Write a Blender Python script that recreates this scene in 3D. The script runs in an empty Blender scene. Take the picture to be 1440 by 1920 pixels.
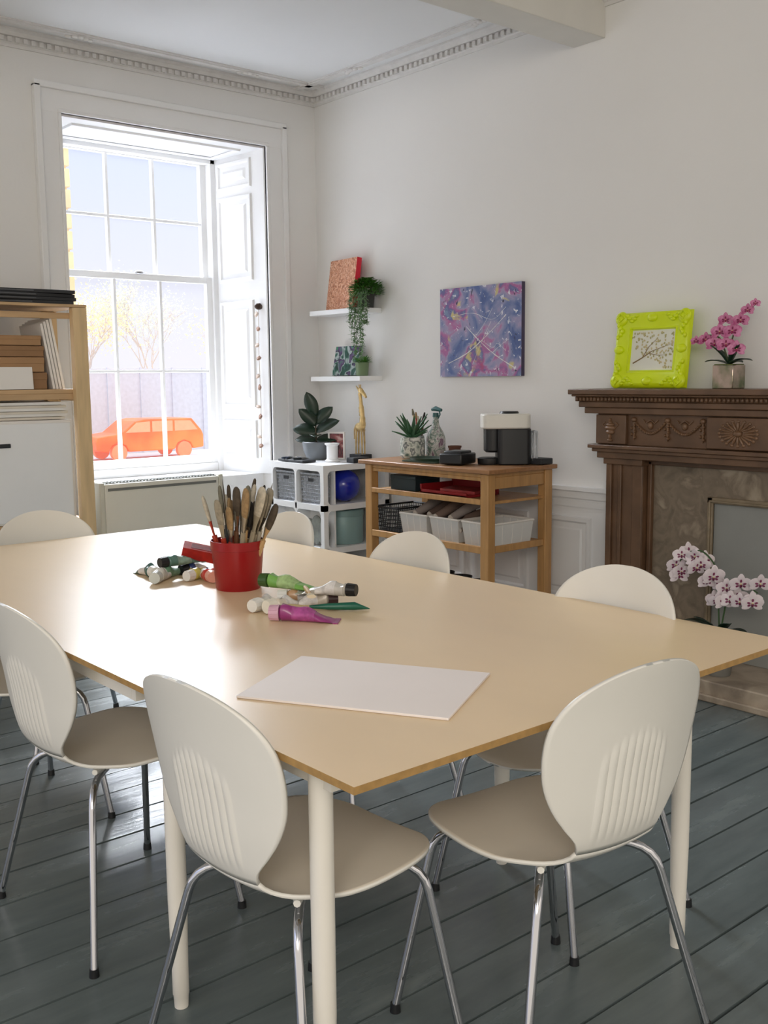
import bpy, bmesh, math, random
from mathutils import Vector, Matrix, Euler
random.seed(7)
sc=bpy.context.scene
COL=sc.collection
rad=math.radians
def S(r,g,b):
    f=lambda c:(c/255/12.92 if c/255<=.04045 else ((c/255+.055)/1.055)**2.4)
    return (f(r),f(g),f(b),1)
# ---------------------------------------------------------------- materials
MC={}
def M(name,col,rough=.5,metal=0,var=.08,scale=6,bump=0,bscale=40,coat=0,emis=0,trans=0,stretch=None,col2=None,alpha=1):
    if name in MC: return MC[name]
    m=bpy.data.materials.new(name); m.use_nodes=True
    nt=m.node_tree; b=nt.nodes['Principled BSDF']
    tc=nt.nodes.new('ShaderNodeTexCoord'); src=tc.outputs['Object']
    if stretch:
        mp=nt.nodes.new('ShaderNodeMapping'); mp.inputs['Scale'].default_value=stretch
        nt.links.new(src,mp.inputs['Vector']); src=mp.outputs['Vector']
    n=nt.nodes.new('ShaderNodeTexNoise'); n.inputs['Scale'].default_value=scale; n.inputs['Detail'].default_value=5
    nt.links.new(src,n.inputs['Vector'])
    mx=nt.nodes.new('ShaderNodeMix'); mx.data_type='RGBA'
    c2=col2 if col2 else tuple(c*(1-var) for c in col[:3])+(1,)
    rp=nt.nodes.new('ShaderNodeMapRange'); rp.inputs[1].default_value=.35; rp.inputs[2].default_value=.65
    nt.links.new(n.outputs['Fac'],rp.inputs[0])
    nt.links.new(rp.outputs[0],mx.inputs['Factor'])
    mx.inputs['A'].default_value=col; mx.inputs['B'].default_value=c2
    nt.links.new(mx.outputs['Result'],b.inputs['Base Color'])
    b.inputs['Roughness'].default_value=rough; b.inputs['Metallic'].default_value=metal
    if coat: b.inputs['Coat Weight'].default_value=coat
    if trans: b.inputs['Transmission Weight'].default_value=trans
    if alpha<1: b.inputs['Alpha'].default_value=alpha
    if emis:
        nt.links.new(mx.outputs['Result'],b.inputs['Emission Color']); b.inputs['Emission Strength'].default_value=emis
    if bump:
        n2=nt.nodes.new('ShaderNodeTexNoise'); n2.inputs['Scale'].default_value=bscale; n2.inputs['Detail'].default_value=4
        nt.links.new(src,n2.inputs['Vector'])
        bp=nt.nodes.new('ShaderNodeBump'); bp.inputs['Strength'].default_value=bump; bp.inputs['Distance'].default_value=.01
        nt.links.new(n2.outputs['Fac'],bp.inputs['Height']); nt.links.new(bp.outputs['Normal'],b.inputs['Normal'])
    MC[name]=m; return m
def ramp_mat(name,stops,scale,detail=8,dist=1.5,rough=.5,spl=None,bump=.3,metal=0):
    m=bpy.data.materials.new(name); m.use_nodes=True; nt=m.node_tree; b=nt.nodes['Principled BSDF']
    tc=nt.nodes.new('ShaderNodeTexCoord')
    n=nt.nodes.new('ShaderNodeTexNoise'); n.inputs['Scale'].default_value=scale; n.inputs['Detail'].default_value=detail; n.inputs['Distortion'].default_value=dist
    nt.links.new(tc.outputs['Object'],n.inputs['Vector'])
    r=nt.nodes.new('ShaderNodeValToRGB'); nt.links.new(n.outputs['Fac'],r.inputs['Fac'])
    e=r.color_ramp.elements
    while len(e)<len(stops): e.new(.5)
    for i,(p,c) in enumerate(stops): e[i].position=p; e[i].color=c
    out=r.outputs['Color']
    for (sc_,lo,hi,c) in (spl or []):
        n2=nt.nodes.new('ShaderNodeTexNoise'); n2.inputs['Scale'].default_value=sc_; n2.inputs['Detail'].default_value=6; n2.inputs['Distortion'].default_value=.8
        nt.links.new(tc.outputs['Object'],n2.inputs['Vector'])
        mr=nt.nodes.new('ShaderNodeMapRange'); mr.inputs[1].default_value=lo; mr.inputs[2].default_value=hi
        nt.links.new(n2.outputs['Fac'],mr.inputs[0])
        mx=nt.nodes.new('ShaderNodeMix'); mx.data_type='RGBA'
        nt.links.new(mr.outputs[0],mx.inputs['Factor']); nt.links.new(out,mx.inputs['A']); mx.inputs['B'].default_value=c
        out=mx.outputs['Result']
    nt.links.new(out,b.inputs['Base Color']); b.inputs['Roughness'].default_value=rough; b.inputs['Metallic'].default_value=metal
    if bump:
        bp=nt.nodes.new('ShaderNodeBump'); bp.inputs['Strength'].default_value=bump; bp.inputs['Distance'].default_value=.004
        nt.links.new(n.outputs['Fac'],bp.inputs['Height']); nt.links.new(bp.outputs['Normal'],b.inputs['Normal'])
    return m
# ---------------------------------------------------------------- mesh builder
class MB:
    def __init__(s,fr=None):
        s.v=[];s.f=[];s.m=[]; s.fr=fr
    def add(s,vs,fs,mi=0):
        o=len(s.v)
        if s.fr:
            O,A,B,C=s.fr
            vs=[(O[0]+a*A[0]+b*B[0]+c*C[0],O[1]+a*A[1]+b*B[1]+c*C[1],O[2]+a*A[2]+b*B[2]+c*C[2]) for a,b,c in vs]
        s.v+= [tuple(x) for x in vs]; s.f+=[tuple(i+o for i in f) for f in fs]; s.m+=[mi]*len(fs); return s
    def box(s,c,d,mi=0,R=None,taper=1):
        vs=[]
        for z in (-1,1):
            k=taper if z>0 else 1
            for x,y in ((-1,-1),(1,-1),(1,1),(-1,1)):
                p=Vector((x*d[0]/2*k,y*d[1]/2*k,z*d[2]/2))
                if R: p=R@p
                vs.append((p.x+c[0],p.y+c[1],p.z+c[2]))
        return s.add(vs,[(0,3,2,1),(4,5,6,7),(0,1,5,4),(1,2,6,5),(2,3,7,6),(3,0,4,7)],mi)
    def b2(s,x0,x1,y0,y1,z0,z1,mi=0):
        return s.box(((x0+x1)/2,(y0+y1)/2,(z0+z1)/2),(abs(x1-x0),abs(y1-y0),abs(z1-z0)),mi)
    def tube(s,pts,r,n=10,mi=0,flat=1,caps=True):
        pts=[Vector(p) for p in pts]; N=len(pts)
        rs=r if isinstance(r,(list,tuple)) else [r]*N
        t0=(pts[1]-pts[0]).normalized()
        up=Vector((0,0,1)) if abs(t0.z)<.9 else Vector((1,0,0))
        u=t0.cross(up).normalized(); vs=[]
        for i in range(N):
            t=(pts[min(i+1,N-1)]-pts[max(i-1,0)]).normalized()
            u=(u-t*u.dot(t)); u=u.normalized() if u.length>1e-6 else t.orthogonal().normalized()
            w=t.cross(u)
            for k in range(n):
                a=2*math.pi*k/n
                p=pts[i]+u*(math.cos(a)*rs[i])+w*(math.sin(a)*rs[i]*flat); vs.append(tuple(p))
        fs=[]
        for i in range(N-1):
            for k in range(n):
                fs.append((i*n+k,i*n+(k+1)%n,(i+1)*n+(k+1)%n,(i+1)*n+k))
        if caps: fs+= [tuple(range(n-1,-1,-1)),tuple((N-1)*n+k for k in range(n))]
        return s.add(vs,fs,mi)
    def cyl(s,p0,p1,r0,r1=None,n=20,mi=0): return s.tube([p0,p1],[r0,r0 if r1 is None else r1],n,mi)
    def lathe(s,prof,c=(0,0,0),n=28,mi=0,sx=1,sy=1):
        vs=[];N=len(prof)
        for r,z in prof:
            for k in range(n):
                a=2*math.pi*k/n; vs.append((c[0]+r*math.cos(a)*sx,c[1]+r*math.sin(a)*sy,c[2]+z))
        fs=[(i*n+k,i*n+(k+1)%n,(i+1)*n+(k+1)%n,(i+1)*n+k) for i in range(N-1) for k in range(n)]
        if prof[0][0]>1e-5: fs.append(tuple(range(n-1,-1,-1)))
        if prof[-1][0]>1e-5: fs.append(tuple((N-1)*n+k for k in range(n)))
        return s.add(vs,fs,mi)
    def ell(s,c,r,mi=0,nu=14,nv=8,R=None):
        vs=[];fs=[]
        for j in range(nv+1):
            ph=math.pi*j/nv
            for i in range(nu):
                a=2*math.pi*i/nu
                p=Vector((r[0]*math.sin(ph)*math.cos(a),r[1]*math.sin(ph)*math.sin(a),r[2]*math.cos(ph)))
                if R: p=R@p
                vs.append((p.x+c[0],p.y+c[1],p.z+c[2]))
        for j in range(nv):
            for i in range(nu): fs.append((j*nu+i,(j+1)*nu+i,(j+1)*nu+(i+1)%nu,j*nu+(i+1)%nu))
        return s.add(vs,fs,mi)
    def prism(s,poly,c0,c1,mi=0,order='abc'):
        n=len(poly)
        def mk(a,b,c):
            return {'abc':(a,b,c),'acb':(a,c,b),'cab':(c,a,b)}[order]
        vs=[mk(a,b,c0) for a,b in poly]+[mk(a,b,c1) for a,b in poly]
        fs=[tuple(range(n-1,-1,-1)),tuple(range(n,2*n))]+[(i,(i+1)%n,n+(i+1)%n,n+i) for i in range(n)]
        return s.add(vs,fs,mi)
    def loops(s,a,b,L,mi=0,cap=None,cap0=None):
        vs=[];n=len(L)
        for hw,hh,c in L: vs+=[(a-hw,b-hh,c),(a+hw,b-hh,c),(a+hw,b+hh,c),(a-hw,b+hh,c)]
        fs=[(i*4+k,i*4+(k+1)%4,(i+1)*4+(k+1)%4,(i+1)*4+k) for i in range(n-1) for k in range(4)]
        s.add(vs,fs,mi)
        if cap is not None: s.add(vs[-4:],[(0,1,2,3)],cap)
        if cap0 is not None: s.add(vs[:4],[(3,2,1,0)],cap0)
        return s
    def leaf(s,base,d,L,w,droop=.3,mi=0,n=7,fold=.25,up=(0,0,1),shape='ell'):
        d=Vector(d).normalized(); up=Vector(up); side=d.cross(up)
        side=side.normalized() if side.length>1e-4 else Vector((1,0,0))
        vs=[];fs=[]; p=Vector(base)
        for i in range(n+1):
            t=i/n
            dd=(d-Vector((0,0,1))*droop*t).normalized()
            if i: p=p+dd*(L/n)
            if shape=='ell': hw=w/2*math.sin(math.pi*min(1,.04+.96*t))**.7
            else: hw=w/2*(1-t)**.7
            hw=max(hw,.0004)
            nl=side.cross(dd).normalized()
            vs+=[tuple(p-side*hw+nl*hw*fold),tuple(p),tuple(p+side*hw+nl*hw*fold)]
        for i in range(n):
            a=i*3; fs+=[(a,a+1,a+4,a+3),(a+1,a+2,a+5,a+4)]
        return s.add(vs,fs,mi)
    def make(s,name,mats,parent=None,loc=(0,0,0),rot=(0,0,0),smooth=35,bevel=0,label=None,cat=None,kind=None,group=None,recalc=True,solid=0,bseg=2):
        me=bpy.data.meshes.new(name); me.from_pydata(s.v,[],s.f)
        if recalc:
            bm=bmesh.new(); bm.from_mesh(me); bmesh.ops.recalc_face_normals(bm,faces=bm.faces); bm.to_mesh(me); bm.free()
        for m in (mats if isinstance(mats,(list,tuple)) else [mats]): me.materials.append(m)
        for p,mi in zip(me.polygons,s.m): p.material_index=mi
        if smooth:
            for p in me.polygons: p.use_smooth=True
            me.set_sharp_from_angle(angle=rad(smooth))
        o=bpy.data.objects.new(name,me); COL.objects.link(o)
        o.location=loc; o.rotation_euler=rot
        if parent: o.parent=parent
        if solid:
            md=o.modifiers.new('s','SOLIDIFY'); md.thickness=solid; md.offset=0
        if bevel:
            md=o.modifiers.new('b','BEVEL'); md.width=bevel; md.segments=bseg; md.limit_method='ANGLE'; md.angle_limit=rad(40)
        tag(o,label,cat,kind,group); return o
def tag(o,label=None,cat=None,kind=None,group=None):
    if label:o["label"]=label
    if cat:o["category"]=cat
    if kind:o["kind"]=kind
    if group:o["group"]=group
def E(name,label,cat,loc=(0,0,0),rz=0,group=None,rot=None,kind=None):
    o=bpy.data.objects.new(name,None); COL.objects.link(o); o.location=loc
    o.rotation_euler=rot if rot else (0,0,rz); o.empty_display_size=.05
    tag(o,label,cat,kind,group); return o
def dup(o,loc,rz=None,rot=None,label=None):
    n=o.copy(); COL.objects.link(n); n.location=loc
    if rz is not None: n.rotation_euler=(0,0,rz)
    if rot is not None: n.rotation_euler=rot
    if label: n["label"]=label
    def rec(src,dst):
        for c in src.children:
            k=c.copy(); COL.objects.link(k); k.parent=dst; rec(c,k)
    rec(o,n); return n
def crom(P,n=8):
    P=[Vector(p) for p in P]; out=[]
    Q=[P[0]*2-P[1]]+P+[P[-1]*2-P[-2]]
    for i in range(1,len(Q)-2):
        a,b,c,d=Q[i-1:i+3]
        for k in range(n):
            t=k/n
            out.append(.5*((2*b)+(c-a)*t+(2*a-5*b+4*c-d)*t*t+(3*b-a-3*c+d)*t**3))
    out.append(P[-1]); return out
def circ_poly(w,h,r,n=6,cx=0,cy=0):
    o=[]
    for sx,sy,a0 in ((1,1,0),(-1,1,90),(-1,-1,180),(1,-1,270)):
        for k in range(n+1):
            a=rad(a0+90*k/n); o.append((cx+sx*(w/2-r)+r*math.cos(a),cy+sy*(h/2-r)+r*math.sin(a)))
    return o
# ---------------------------------------------------------------- palette
mWall=M('wall_paint',S(232,231,229),.75,var=.03,scale=1.2,bump=.05,bscale=60)
mCeil=M('ceiling_paint',S(230,231,232),.8,var=.03,scale=1)
mTrim=M('white_gloss_paint',S(235,235,235),.4,var=.03,scale=3)
mCorn=M('cornice_plaster',S(224,222,220),.7,var=.08,scale=20)
mPlas=M('chair_plastic',S(233,230,222),.36,var=.03,scale=4)
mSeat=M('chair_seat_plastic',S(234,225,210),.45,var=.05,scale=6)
mChr=M('chrome',S(205,205,210),.07,1,var=.05)
mBlk=M('black_plastic',S(24,25,28),.4)
mTable=M('mdf_board',S(236,210,172),.30,var=.07,scale=3,bump=.02,bscale=200,stretch=(1,.4,1))
mMdfE=M('mdf_edge',S(176,138,82),.7,var=.2,scale=60)
mLegW=M('white_metal',S(235,230,220),.4,var=.03)
mPine=M('pine_wood',S(226,196,150),.5,var=.2,scale=5,stretch=(6,6,.7))
mPineH=M('pine_shelf_wood',S(205,170,128),.5,var=.2,scale=5,stretch=(.7,6,6))
mBeech=M('trolley_wood',S(192,146,92),.45,var=.22,scale=6,stretch=(6,6,.8))
mBeechT=M('trolley_top_wood',S(164,118,78),.4,var=.25,scale=6,stretch=(8,1,8))
mMah=M('dark_carved_wood',S(112,83,60),.42,var=.35,scale=8,stretch=(3,1,1),bump=.1)
mStone=ramp_mat('slip_stone',[(.28,S(98,86,72)),(.44,S(132,118,100)),(.54,S(118,104,88)),(.64,S(156,142,122)),(.78,S(172,158,140))],9,9,.5,.55,bump=.12)
mHearth=ramp_mat('hearth_stone',[(.3,S(120,108,96)),(.5,S(165,150,132)),(.7,S(190,176,158))],6,8,1,.6)
mGreyP=M('fire_cover_panel',S(146,147,143),.6,var=.06)
mBrass=M('slip_inner_trim',S(144,128,104),.5,var=.25,scale=20)
mBlack=M('dark_grey',S(40,42,46),.6)
mPaper=M('white_paper',S(234,230,225),.7,var=.02)
mWhite=M('white_laminate',S(238,239,240),.35,var=.02)
mLeafD=M('dark_leaf',S(28,52,36),.35,var=.35,scale=14)
mLeafG=M('green_leaf',S(78,140,48),.5,var=.4,scale=25)
mLeafL=M('pale_leaf',S(120,156,108),.5,var=.35,scale=30)
mSoil=M('soil',S(50,36,26),.9,bump=.5)
mSteel=M('steel',S(170,170,172),.3,1)
mGlass=M('clear_glass',S(235,240,245),.05,trans=.9)
mPane=bpy.data.materials.new('window_glass_bloom'); mPane.use_nodes=True; nt=mPane.node_tree; nt.nodes.clear()
mo=nt.nodes.new('ShaderNodeOutputMaterial'); mi_=nt.nodes.new('ShaderNodeMixShader'); tr_=nt.nodes.new('ShaderNodeBsdfTransparent'); tl_=nt.nodes.new('ShaderNodeBsdfTranslucent')
tl_.inputs['Color'].default_value=(.90,.92,1,1); mi_.inputs[0].default_value=.009  # small translucent share adds a veil imitating bloom from outside light
nt.links.new(tr_.outputs[0],mi_.inputs[1]); nt.links.new(tl_.outputs[0],mi_.inputs[2]); nt.links.new(mi_.outputs[0],mo.inputs[0])
# ---------------------------------------------------------------- room shell
W=4.12; Y1=5.53; ZC=3.16; X0=-3.0; Y0=-3.0; YO=6.16
wl,wr,wt=2.41,3.725,2.783
b=MB(); y=Y0; i=0
while y<YO-.5:
    w=.164+.014*math.sin(i*2.3)
    b.box(((X0+W)/2,y+w/2,-.0125+.0012*math.sin(i*5.1)),(W-X0,w-.008,.025)); y+=w; i+=1
b.b2(X0,W,Y0,Y1,-.06,-.022,1)
mf=bpy.data.materials.new('painted_floorboards'); mf.use_nodes=True; nt=mf.node_tree; bs=nt.nodes['Principled BSDF']
tc=nt.nodes.new('ShaderNodeTexCoord'); mp=nt.nodes.new('ShaderNodeMapping'); mp.inputs['Scale'].default_value=(.8,4,1)
nt.links.new(tc.outputs['Object'],mp.inputs['Vector'])
n1=nt.nodes.new('ShaderNodeTexNoise'); n1.inputs['Scale'].default_value=2.2; n1.inputs['Detail'].default_value=8; n1.inputs['Roughness'].default_value=.6
nt.links.new(mp.outputs[0],n1.inputs['Vector'])
cr=nt.nodes.new('ShaderNodeValToRGB'); nt.links.new(n1.outputs['Fac'],cr.inputs['Fac'])
el=cr.color_ramp.elements; el[0].position=.3; el[0].color=S(84,93,94); el[1].position=.6; el[1].color=S(102,112,113)
e2=el.new(.78); e2.color=S(134,143,141)
nt.links.new(cr.outputs[0],bs.inputs['Base Color'])
mr=nt.nodes.new('ShaderNodeMapRange'); nt.links.new(n1.outputs['Fac'],mr.inputs[0]); mr.inputs[3].default_value=.12; mr.inputs[4].default_value=.38
nt.links.new(mr.outputs[0],bs.inputs['Roughness'])
bp=nt.nodes.new('ShaderNodeBump'); bp.inputs['Strength'].default_value=.28; bp.inputs['Distance'].default_value=.01
nt.links.new(n1.outputs['Fac'],bp.inputs['Height']); nt.links.new(bp.outputs[0],bs.inputs['Normal'])
b.make('floor',[mf,M('floor_gap',S(18,18,20),.9)],kind='structure',smooth=0)
MB().b2(X0,W+.3,Y0,YO,ZC,ZC+.15).make('ceiling',mCeil,kind='structure',smooth=0)
b=MB(); b.b2(X0,wl,Y1,YO,-.1,ZC); b.b2(wr,W+.3,Y1,YO,-.1,ZC); b.b2(wl,wr,Y1,YO,wt,ZC); b.b2(wl,wr,Y1+.12,YO,-.1,.74)
b.make('wall_window',mWall,kind='structure',smooth=0)
MB().b2(W,W+.3,Y0,Y1,-.1,ZC).make('wall_fireplace',mWall,kind='structure',smooth=0)
def cornice(fr,L,name):
    b=MB(fr)
    prof=[(0,-.085),(.010,-.085),(.013,-.07),(.02,-.066),(.02,-.038),(.036,-.034),(.045,-.016),(.06,-.01),(.06,0),(0,0)]
    b.prism([(p[0],p[1]) for p in prof],0,L,0,'cab')
    b.b2(0,L,.13,.19,-.008,0); b.b2(0,L,.14,.18,-.015,-.008)
    x=.03
    while x<L-.02:
        b.b2(x,x+.022,.018,.036,-.064,-.040); x+=.042
    x=.6
    while x<L:
        for k in (-2,-1,0,1,2): b.ell((x+k*.03,.16+.014*math.cos(k),-.018),(.018,.015,.010))
        x+=1.05
    return b.make(name,mCorn,kind='structure',smooth=30)
cornice(((W,Y1,ZC),(0,-1,0),(-1,0,0),(0,0,1)),Y1-Y0,'trim_1')
cornice(((W,Y1,ZC),(-1,0,0),(0,-1,0),(0,0,1)),W-X0,'trim_2')
b=MB(); b.b2(X0,W,3.22,3.41,2.935,ZC); b.b2(X0,W,3.205,3.425,3.10,3.12)
b.make('trim_3',M('beam_paint',S(220,217,210),.6,var=.04),kind='structure',bevel=.004)
fw=((W,Y1,0),(0,-1,0),(0,0,1),(-1,0,0))
b=MB(fw); b.b2(0,6.5,.735,.775,0,.022); b.b2(0,6.5,.775,.795,0,.04); b.b2(0,6.5,.69,.72,0,.012); b.b2(0,8.5,0,.74,0,.006)
for a,h_ in ((.45,.30),(1.1,.28),(1.66,.2),(2.11,.17)):
    b.loops(a,.42,[(h_,.22,.006),(h_-.005,.215,.018),(h_-.025,.195,.018),(h_-.035,.185,.008),(h_-.06,.16,.008),(h_-.07,.15,.014)],0,cap=0)
b.make('trim_4',mTrim,kind='structure',smooth=0)
MB(fw).b2(0,2.4,0,.16,.006,.03).make('baseboard_fireplace',mTrim,kind='structure',bevel=.004)
MB(((X0,Y1,0),(1,0,0),(0,0,1),(0,-1,0))).b2(0,wl-X0-.16,0,.16,0,.024).make('baseboard_window',mTrim,kind='structure',bevel=.004)
# ---------------------------------------------------------------- window
win=E('window_1',None,None,(0,0,0),kind='structure')
ys=6.03; sl,sr=2.50,3.665
b=MB()
for (x0,x1) in ((wl-.13,wl),(wr,wr+.13)): b.b2(x0,x1,Y1-.02,Y1,0,wt+.13)
b.b2(wl-.13,wr+.13,Y1-.021,Y1,wt,wt+.13)
b.b2(wl-.15,wl-.115,Y1-.04,Y1,0,wt+.13); b.b2(wr+.115,wr+.15,Y1-.04,Y1,0,wt+.13); b.b2(wl-.15,wr+.15,Y1-.04,Y1,wt+.115,wt+.15)
b.b2(wl-.02,wl,Y1-.03,Y1,0,wt); b.b2(wr,wr+.02,Y1-.03,Y1,0,wt); b.b2(wl-.02,wr+.02,Y1-.03,Y1,wt,wt+.02)
b.make('architrave',mTrim,parent=win,bevel=.004)
b=MB()
b.b2(wl,wr,Y1,ys,wt-.012,wt-.001)
b.fr=((wl+.66,Y1+.27,wt-.012),(1,0,0),(0,1,0),(0,0,-1))
b.loops(0,0,[(.55,.17,0),(.545,.165,.012),(.53,.15,.012),(.52,.14,.003)],0)
b.fr=None
b.b2(wl,wr,Y1+.12,ys,.70,.745); b.b2(wl,wr,Y1+.10,Y1+.125,0,.745)
b.make('window_lining',mTrim,parent=win,smooth=0)
b=MB()
b.b2(sr-.035,sr+.03,ys-.01,YO-.02,.745,wt); b.b2(wl,2.55,ys-.01,YO-.02,.745,wt); b.b2(wl,sr,ys-.01,YO-.02,2.745,wt)
b.b2(2.55,sr-.035,ys+.0,YO+.03,.745,.80)
b.make('window_frame',mTrim,parent=win,bevel=.003)
def sash(name,z0,z1,yc,brail,trail,rows,xs=(2.60,2.936,3.253,3.59)):
    b=MB(); t=.04
    b.b2(2.55,xs[0],yc,yc+t,z0,z1); b.b2(xs[-1],3.635,yc,yc+t,z0,z1)
    b.b2(xs[0],xs[-1],yc,yc+t,z0,z0+brail); b.b2(xs[0],xs[-1],yc,yc+t,z1-trail,z1)
    for x in xs[1:-1]: b.b2(x-.009,x+.009,yc+.004,yc+t-.004,z0,z1)
    for z in rows: b.b2(xs[0],xs[-1],yc+.006,yc+t-.006,z-.009,z+.009)
    o=b.make(name,mTrim,parent=win,bevel=.002)
    MB().add([(xs[0],yc+.02,z0+brail),(xs[-1],yc+.02,z0+brail),(xs[-1],yc+.02,z1-trail),(xs[0],yc+.02,z1-trail)],[(0,1,2,3)]).make('glass_panes',mPane,parent=o,smooth=0,recalc=False)
sash('sash',1.985,2.775,6.085,.04,.035,[2.365])
sash('sash',.80,2.02,6.04,.055,.04,[1.41])
b=MB(); b.ell((3.1,6.03,2.025),(.03,.015,.012)); b.make('sash_fastener',mSteel,parent=win)
v0=Vector((wr-.004,Y1+.005,0)); v1=Vector((sr-.001,ys,0)); A=(v1-v0); LA=A.length; A=A/LA
nC=Vector((-A.y,A.x,0)); 
if nC.x>0:nC=-nC
b=MB((tuple(v0),tuple(A),(0,0,1),tuple(nC)))
b.b2(0,LA,.745,wt-.012,-.02,.0)
for (z0,z1) in ((.84,1.09),(1.17,1.86),(1.98,2.52),(2.56,2.74)):
    cz=(z0+z1)/2; hh=(z1-z0)/2
    b.loops(.29,cz,[(.17,hh,0),(.165,hh-.005,.014),(.15,hh-.02,.014),(.143,hh-.027,.002),(.115,hh-.055,.002),(.10,hh-.07,.012)],0,cap=0)
b.make('shutter',mTrim,parent=win,smooth=0)
g=E('shell_garland','string of seashells hanging down the window shutter','garland',(wr-.03,Y1+.06,1.80))
b=MB(); b.tube([(0,0,0),(0,.01,-.3),(0,0,-.6),(0,.01,-.95)],.0015,6); b.make('cord',M('jute',S(170,150,120),.9),parent=g)
ms1=M('shell_brown',S(178,140,120),.5,var=.4,scale=60); ms2=M('shell_pale',S(226,205,190),.5,var=.2,scale=60)
for k in range(10):
    b=MB(); R=Euler((random.random()*2,random.random()*2,0)).to_matrix()
    b.ell((0,0,0),(.009,.014,.017),0,R=R); b.ell((0,.006,.008),(.006,.008,.015),0,R=R)
    b.make('shell',ms1 if k%2 else ms2,parent=g,loc=(-.012,(-1)**k*.008,-.04-.095*k+.02*math.sin(k*3)))
MB().ell((0,0,0),(.03,.015,.02)).box((0,0,.005),(.012,.03,.03)).make('hook',M('dark_bronze',S(70,50,38),.5),parent=g,loc=(0,0,.01))
# ---------------------------------------------------------------- outside
mPav=M('pavement',S(214,217,226),.8)
MB().b2(-60,120,6.4,140,-2.1,-1.9).make('ground',mPav,kind='structure',smooth=0)
b=MB(); b.b2(-4,11.0,25,36,-1.9,16)
z=-1.9; r=0
while z<15:
    b.b2(10.2+.4*(r%2),11.06,24.94,25.6,z,z+.44); z+=.5; r+=1
b.make('stone_building',M('golden_stone_glow',S(232,212,170),.8,var=.16,scale=2,emis=.12),label='pale golden sandstone building with quoined corner',cat='building',bevel=.02)  # stone emits a little to imitate overexposed daylight
mGate=M('pale_hoarding_glow',S(200,208,226),.7,emis=.12)  # slight emission stands in for overexposure outdoors
b=MB()
for k in range(14):
    b.b2(14+k*1.6,14+k*1.6+1.54,43,43.2,-1.9,1.9); b.b2(14+k*1.6-.08,14+k*1.6+.0,42.92,43.0,-1.9,1.95)
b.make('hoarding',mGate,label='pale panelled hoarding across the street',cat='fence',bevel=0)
car=E('car','bright orange-red estate car parked in street','car',(20.4,40,-1.9))
mCar=M('orange_paint_glow',S(255,92,34),.35,var=.25,scale=.6,emis=.32,col2=S(255,132,60)); mCarW=M('car_window_glow',S(235,160,120),.15,emis=.3); mTy=M('tyre_glow',S(236,140,100),.7,emis=.3)  # emission added so body, windows and tyres look overexposed
pr=[(-2.45,.45),(-2.5,.8),(-2.4,1.0),(-1.4,1.12),(-.75,1.6),(-.3,1.68),(1.9,1.66),(2.35,1.15),(2.45,.95),(2.45,.4),(1.95,.35),(1.8,.62),(1.5,.74),(1.2,.62),(1.05,.35),(-1.05,.35),(-1.2,.62),(-1.5,.74),(-1.8,.62),(-1.95,.35)]
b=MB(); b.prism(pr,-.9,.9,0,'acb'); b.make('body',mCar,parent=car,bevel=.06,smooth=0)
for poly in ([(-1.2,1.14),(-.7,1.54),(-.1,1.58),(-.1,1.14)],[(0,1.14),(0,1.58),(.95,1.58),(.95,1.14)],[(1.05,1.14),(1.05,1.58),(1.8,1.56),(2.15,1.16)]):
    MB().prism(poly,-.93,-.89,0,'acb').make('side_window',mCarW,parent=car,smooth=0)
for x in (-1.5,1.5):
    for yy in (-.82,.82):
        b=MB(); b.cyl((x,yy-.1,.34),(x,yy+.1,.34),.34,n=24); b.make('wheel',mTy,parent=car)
mBark=M('pale_bark_glow',S(206,190,178),.8,emis=.2); mFol=M('autumn_foliage_glow',S(238,218,168),.8,var=.10,scale=.6,emis=.26); mFol2=M('pale_foliage_glow',S(210,216,198),.8,var=.08,scale=.6,emis=.26)  # bark and leaves paled and emitting, imitating overexposed hazy light
def tree(x,y,h,spread,fol,seed,lab):
    rr=random.Random(seed); t=E('tree',lab,'tree',(x,y,-1.9)); b=MB(); lv=MB()
    def br(p,d,L,r,dep):
        q=p+d*L; b.tube([p,p+d*L*.5+Vector((rr.uniform(-1,1),rr.uniform(-1,1),0))*L*.06,q],[r,r*.8,r*.6],4)
        if dep==0:
            for _ in range(9):
                c=q+Vector((rr.gauss(0,1),rr.gauss(0,1),rr.gauss(0,1)))*spread*.24
                s_=rr.uniform(.03,.09); e1=Vector((rr.uniform(-1,1),rr.uniform(-1,1),rr.uniform(-1,1))).normalized()*s_; e2_=e1.orthogonal()
                lv.add([tuple(c-e1),tuple(c-e2_*.7),tuple(c+e1),tuple(c+e2_*.7)],[(0,1,2,3)])
            return
        for k in range(3 if dep>1 else 5):
            a=rr.uniform(0,6.28); tilt=rr.uniform(.3,.75)
            nd=(d+Vector((math.cos(a),math.sin(a),.15))*tilt).normalized()
            br(p+d*L*rr.uniform(.65,1),nd,L*rr.uniform(.66,.8),r*.55,dep-1)
    br(Vector((0,0,0)),Vector((0,0,1)),h*.30,.12,5)
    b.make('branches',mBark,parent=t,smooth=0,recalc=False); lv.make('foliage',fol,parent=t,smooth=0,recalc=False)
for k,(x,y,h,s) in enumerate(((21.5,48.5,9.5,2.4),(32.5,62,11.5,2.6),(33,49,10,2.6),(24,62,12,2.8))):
    tree(x,y,h,s,mFol if k!=1 else mFol2,k+3,'tree with thin branches and pale yellow autumn leaves' if k!=1 else 'tree with pale grey-green leaves behind hoarding')
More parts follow.
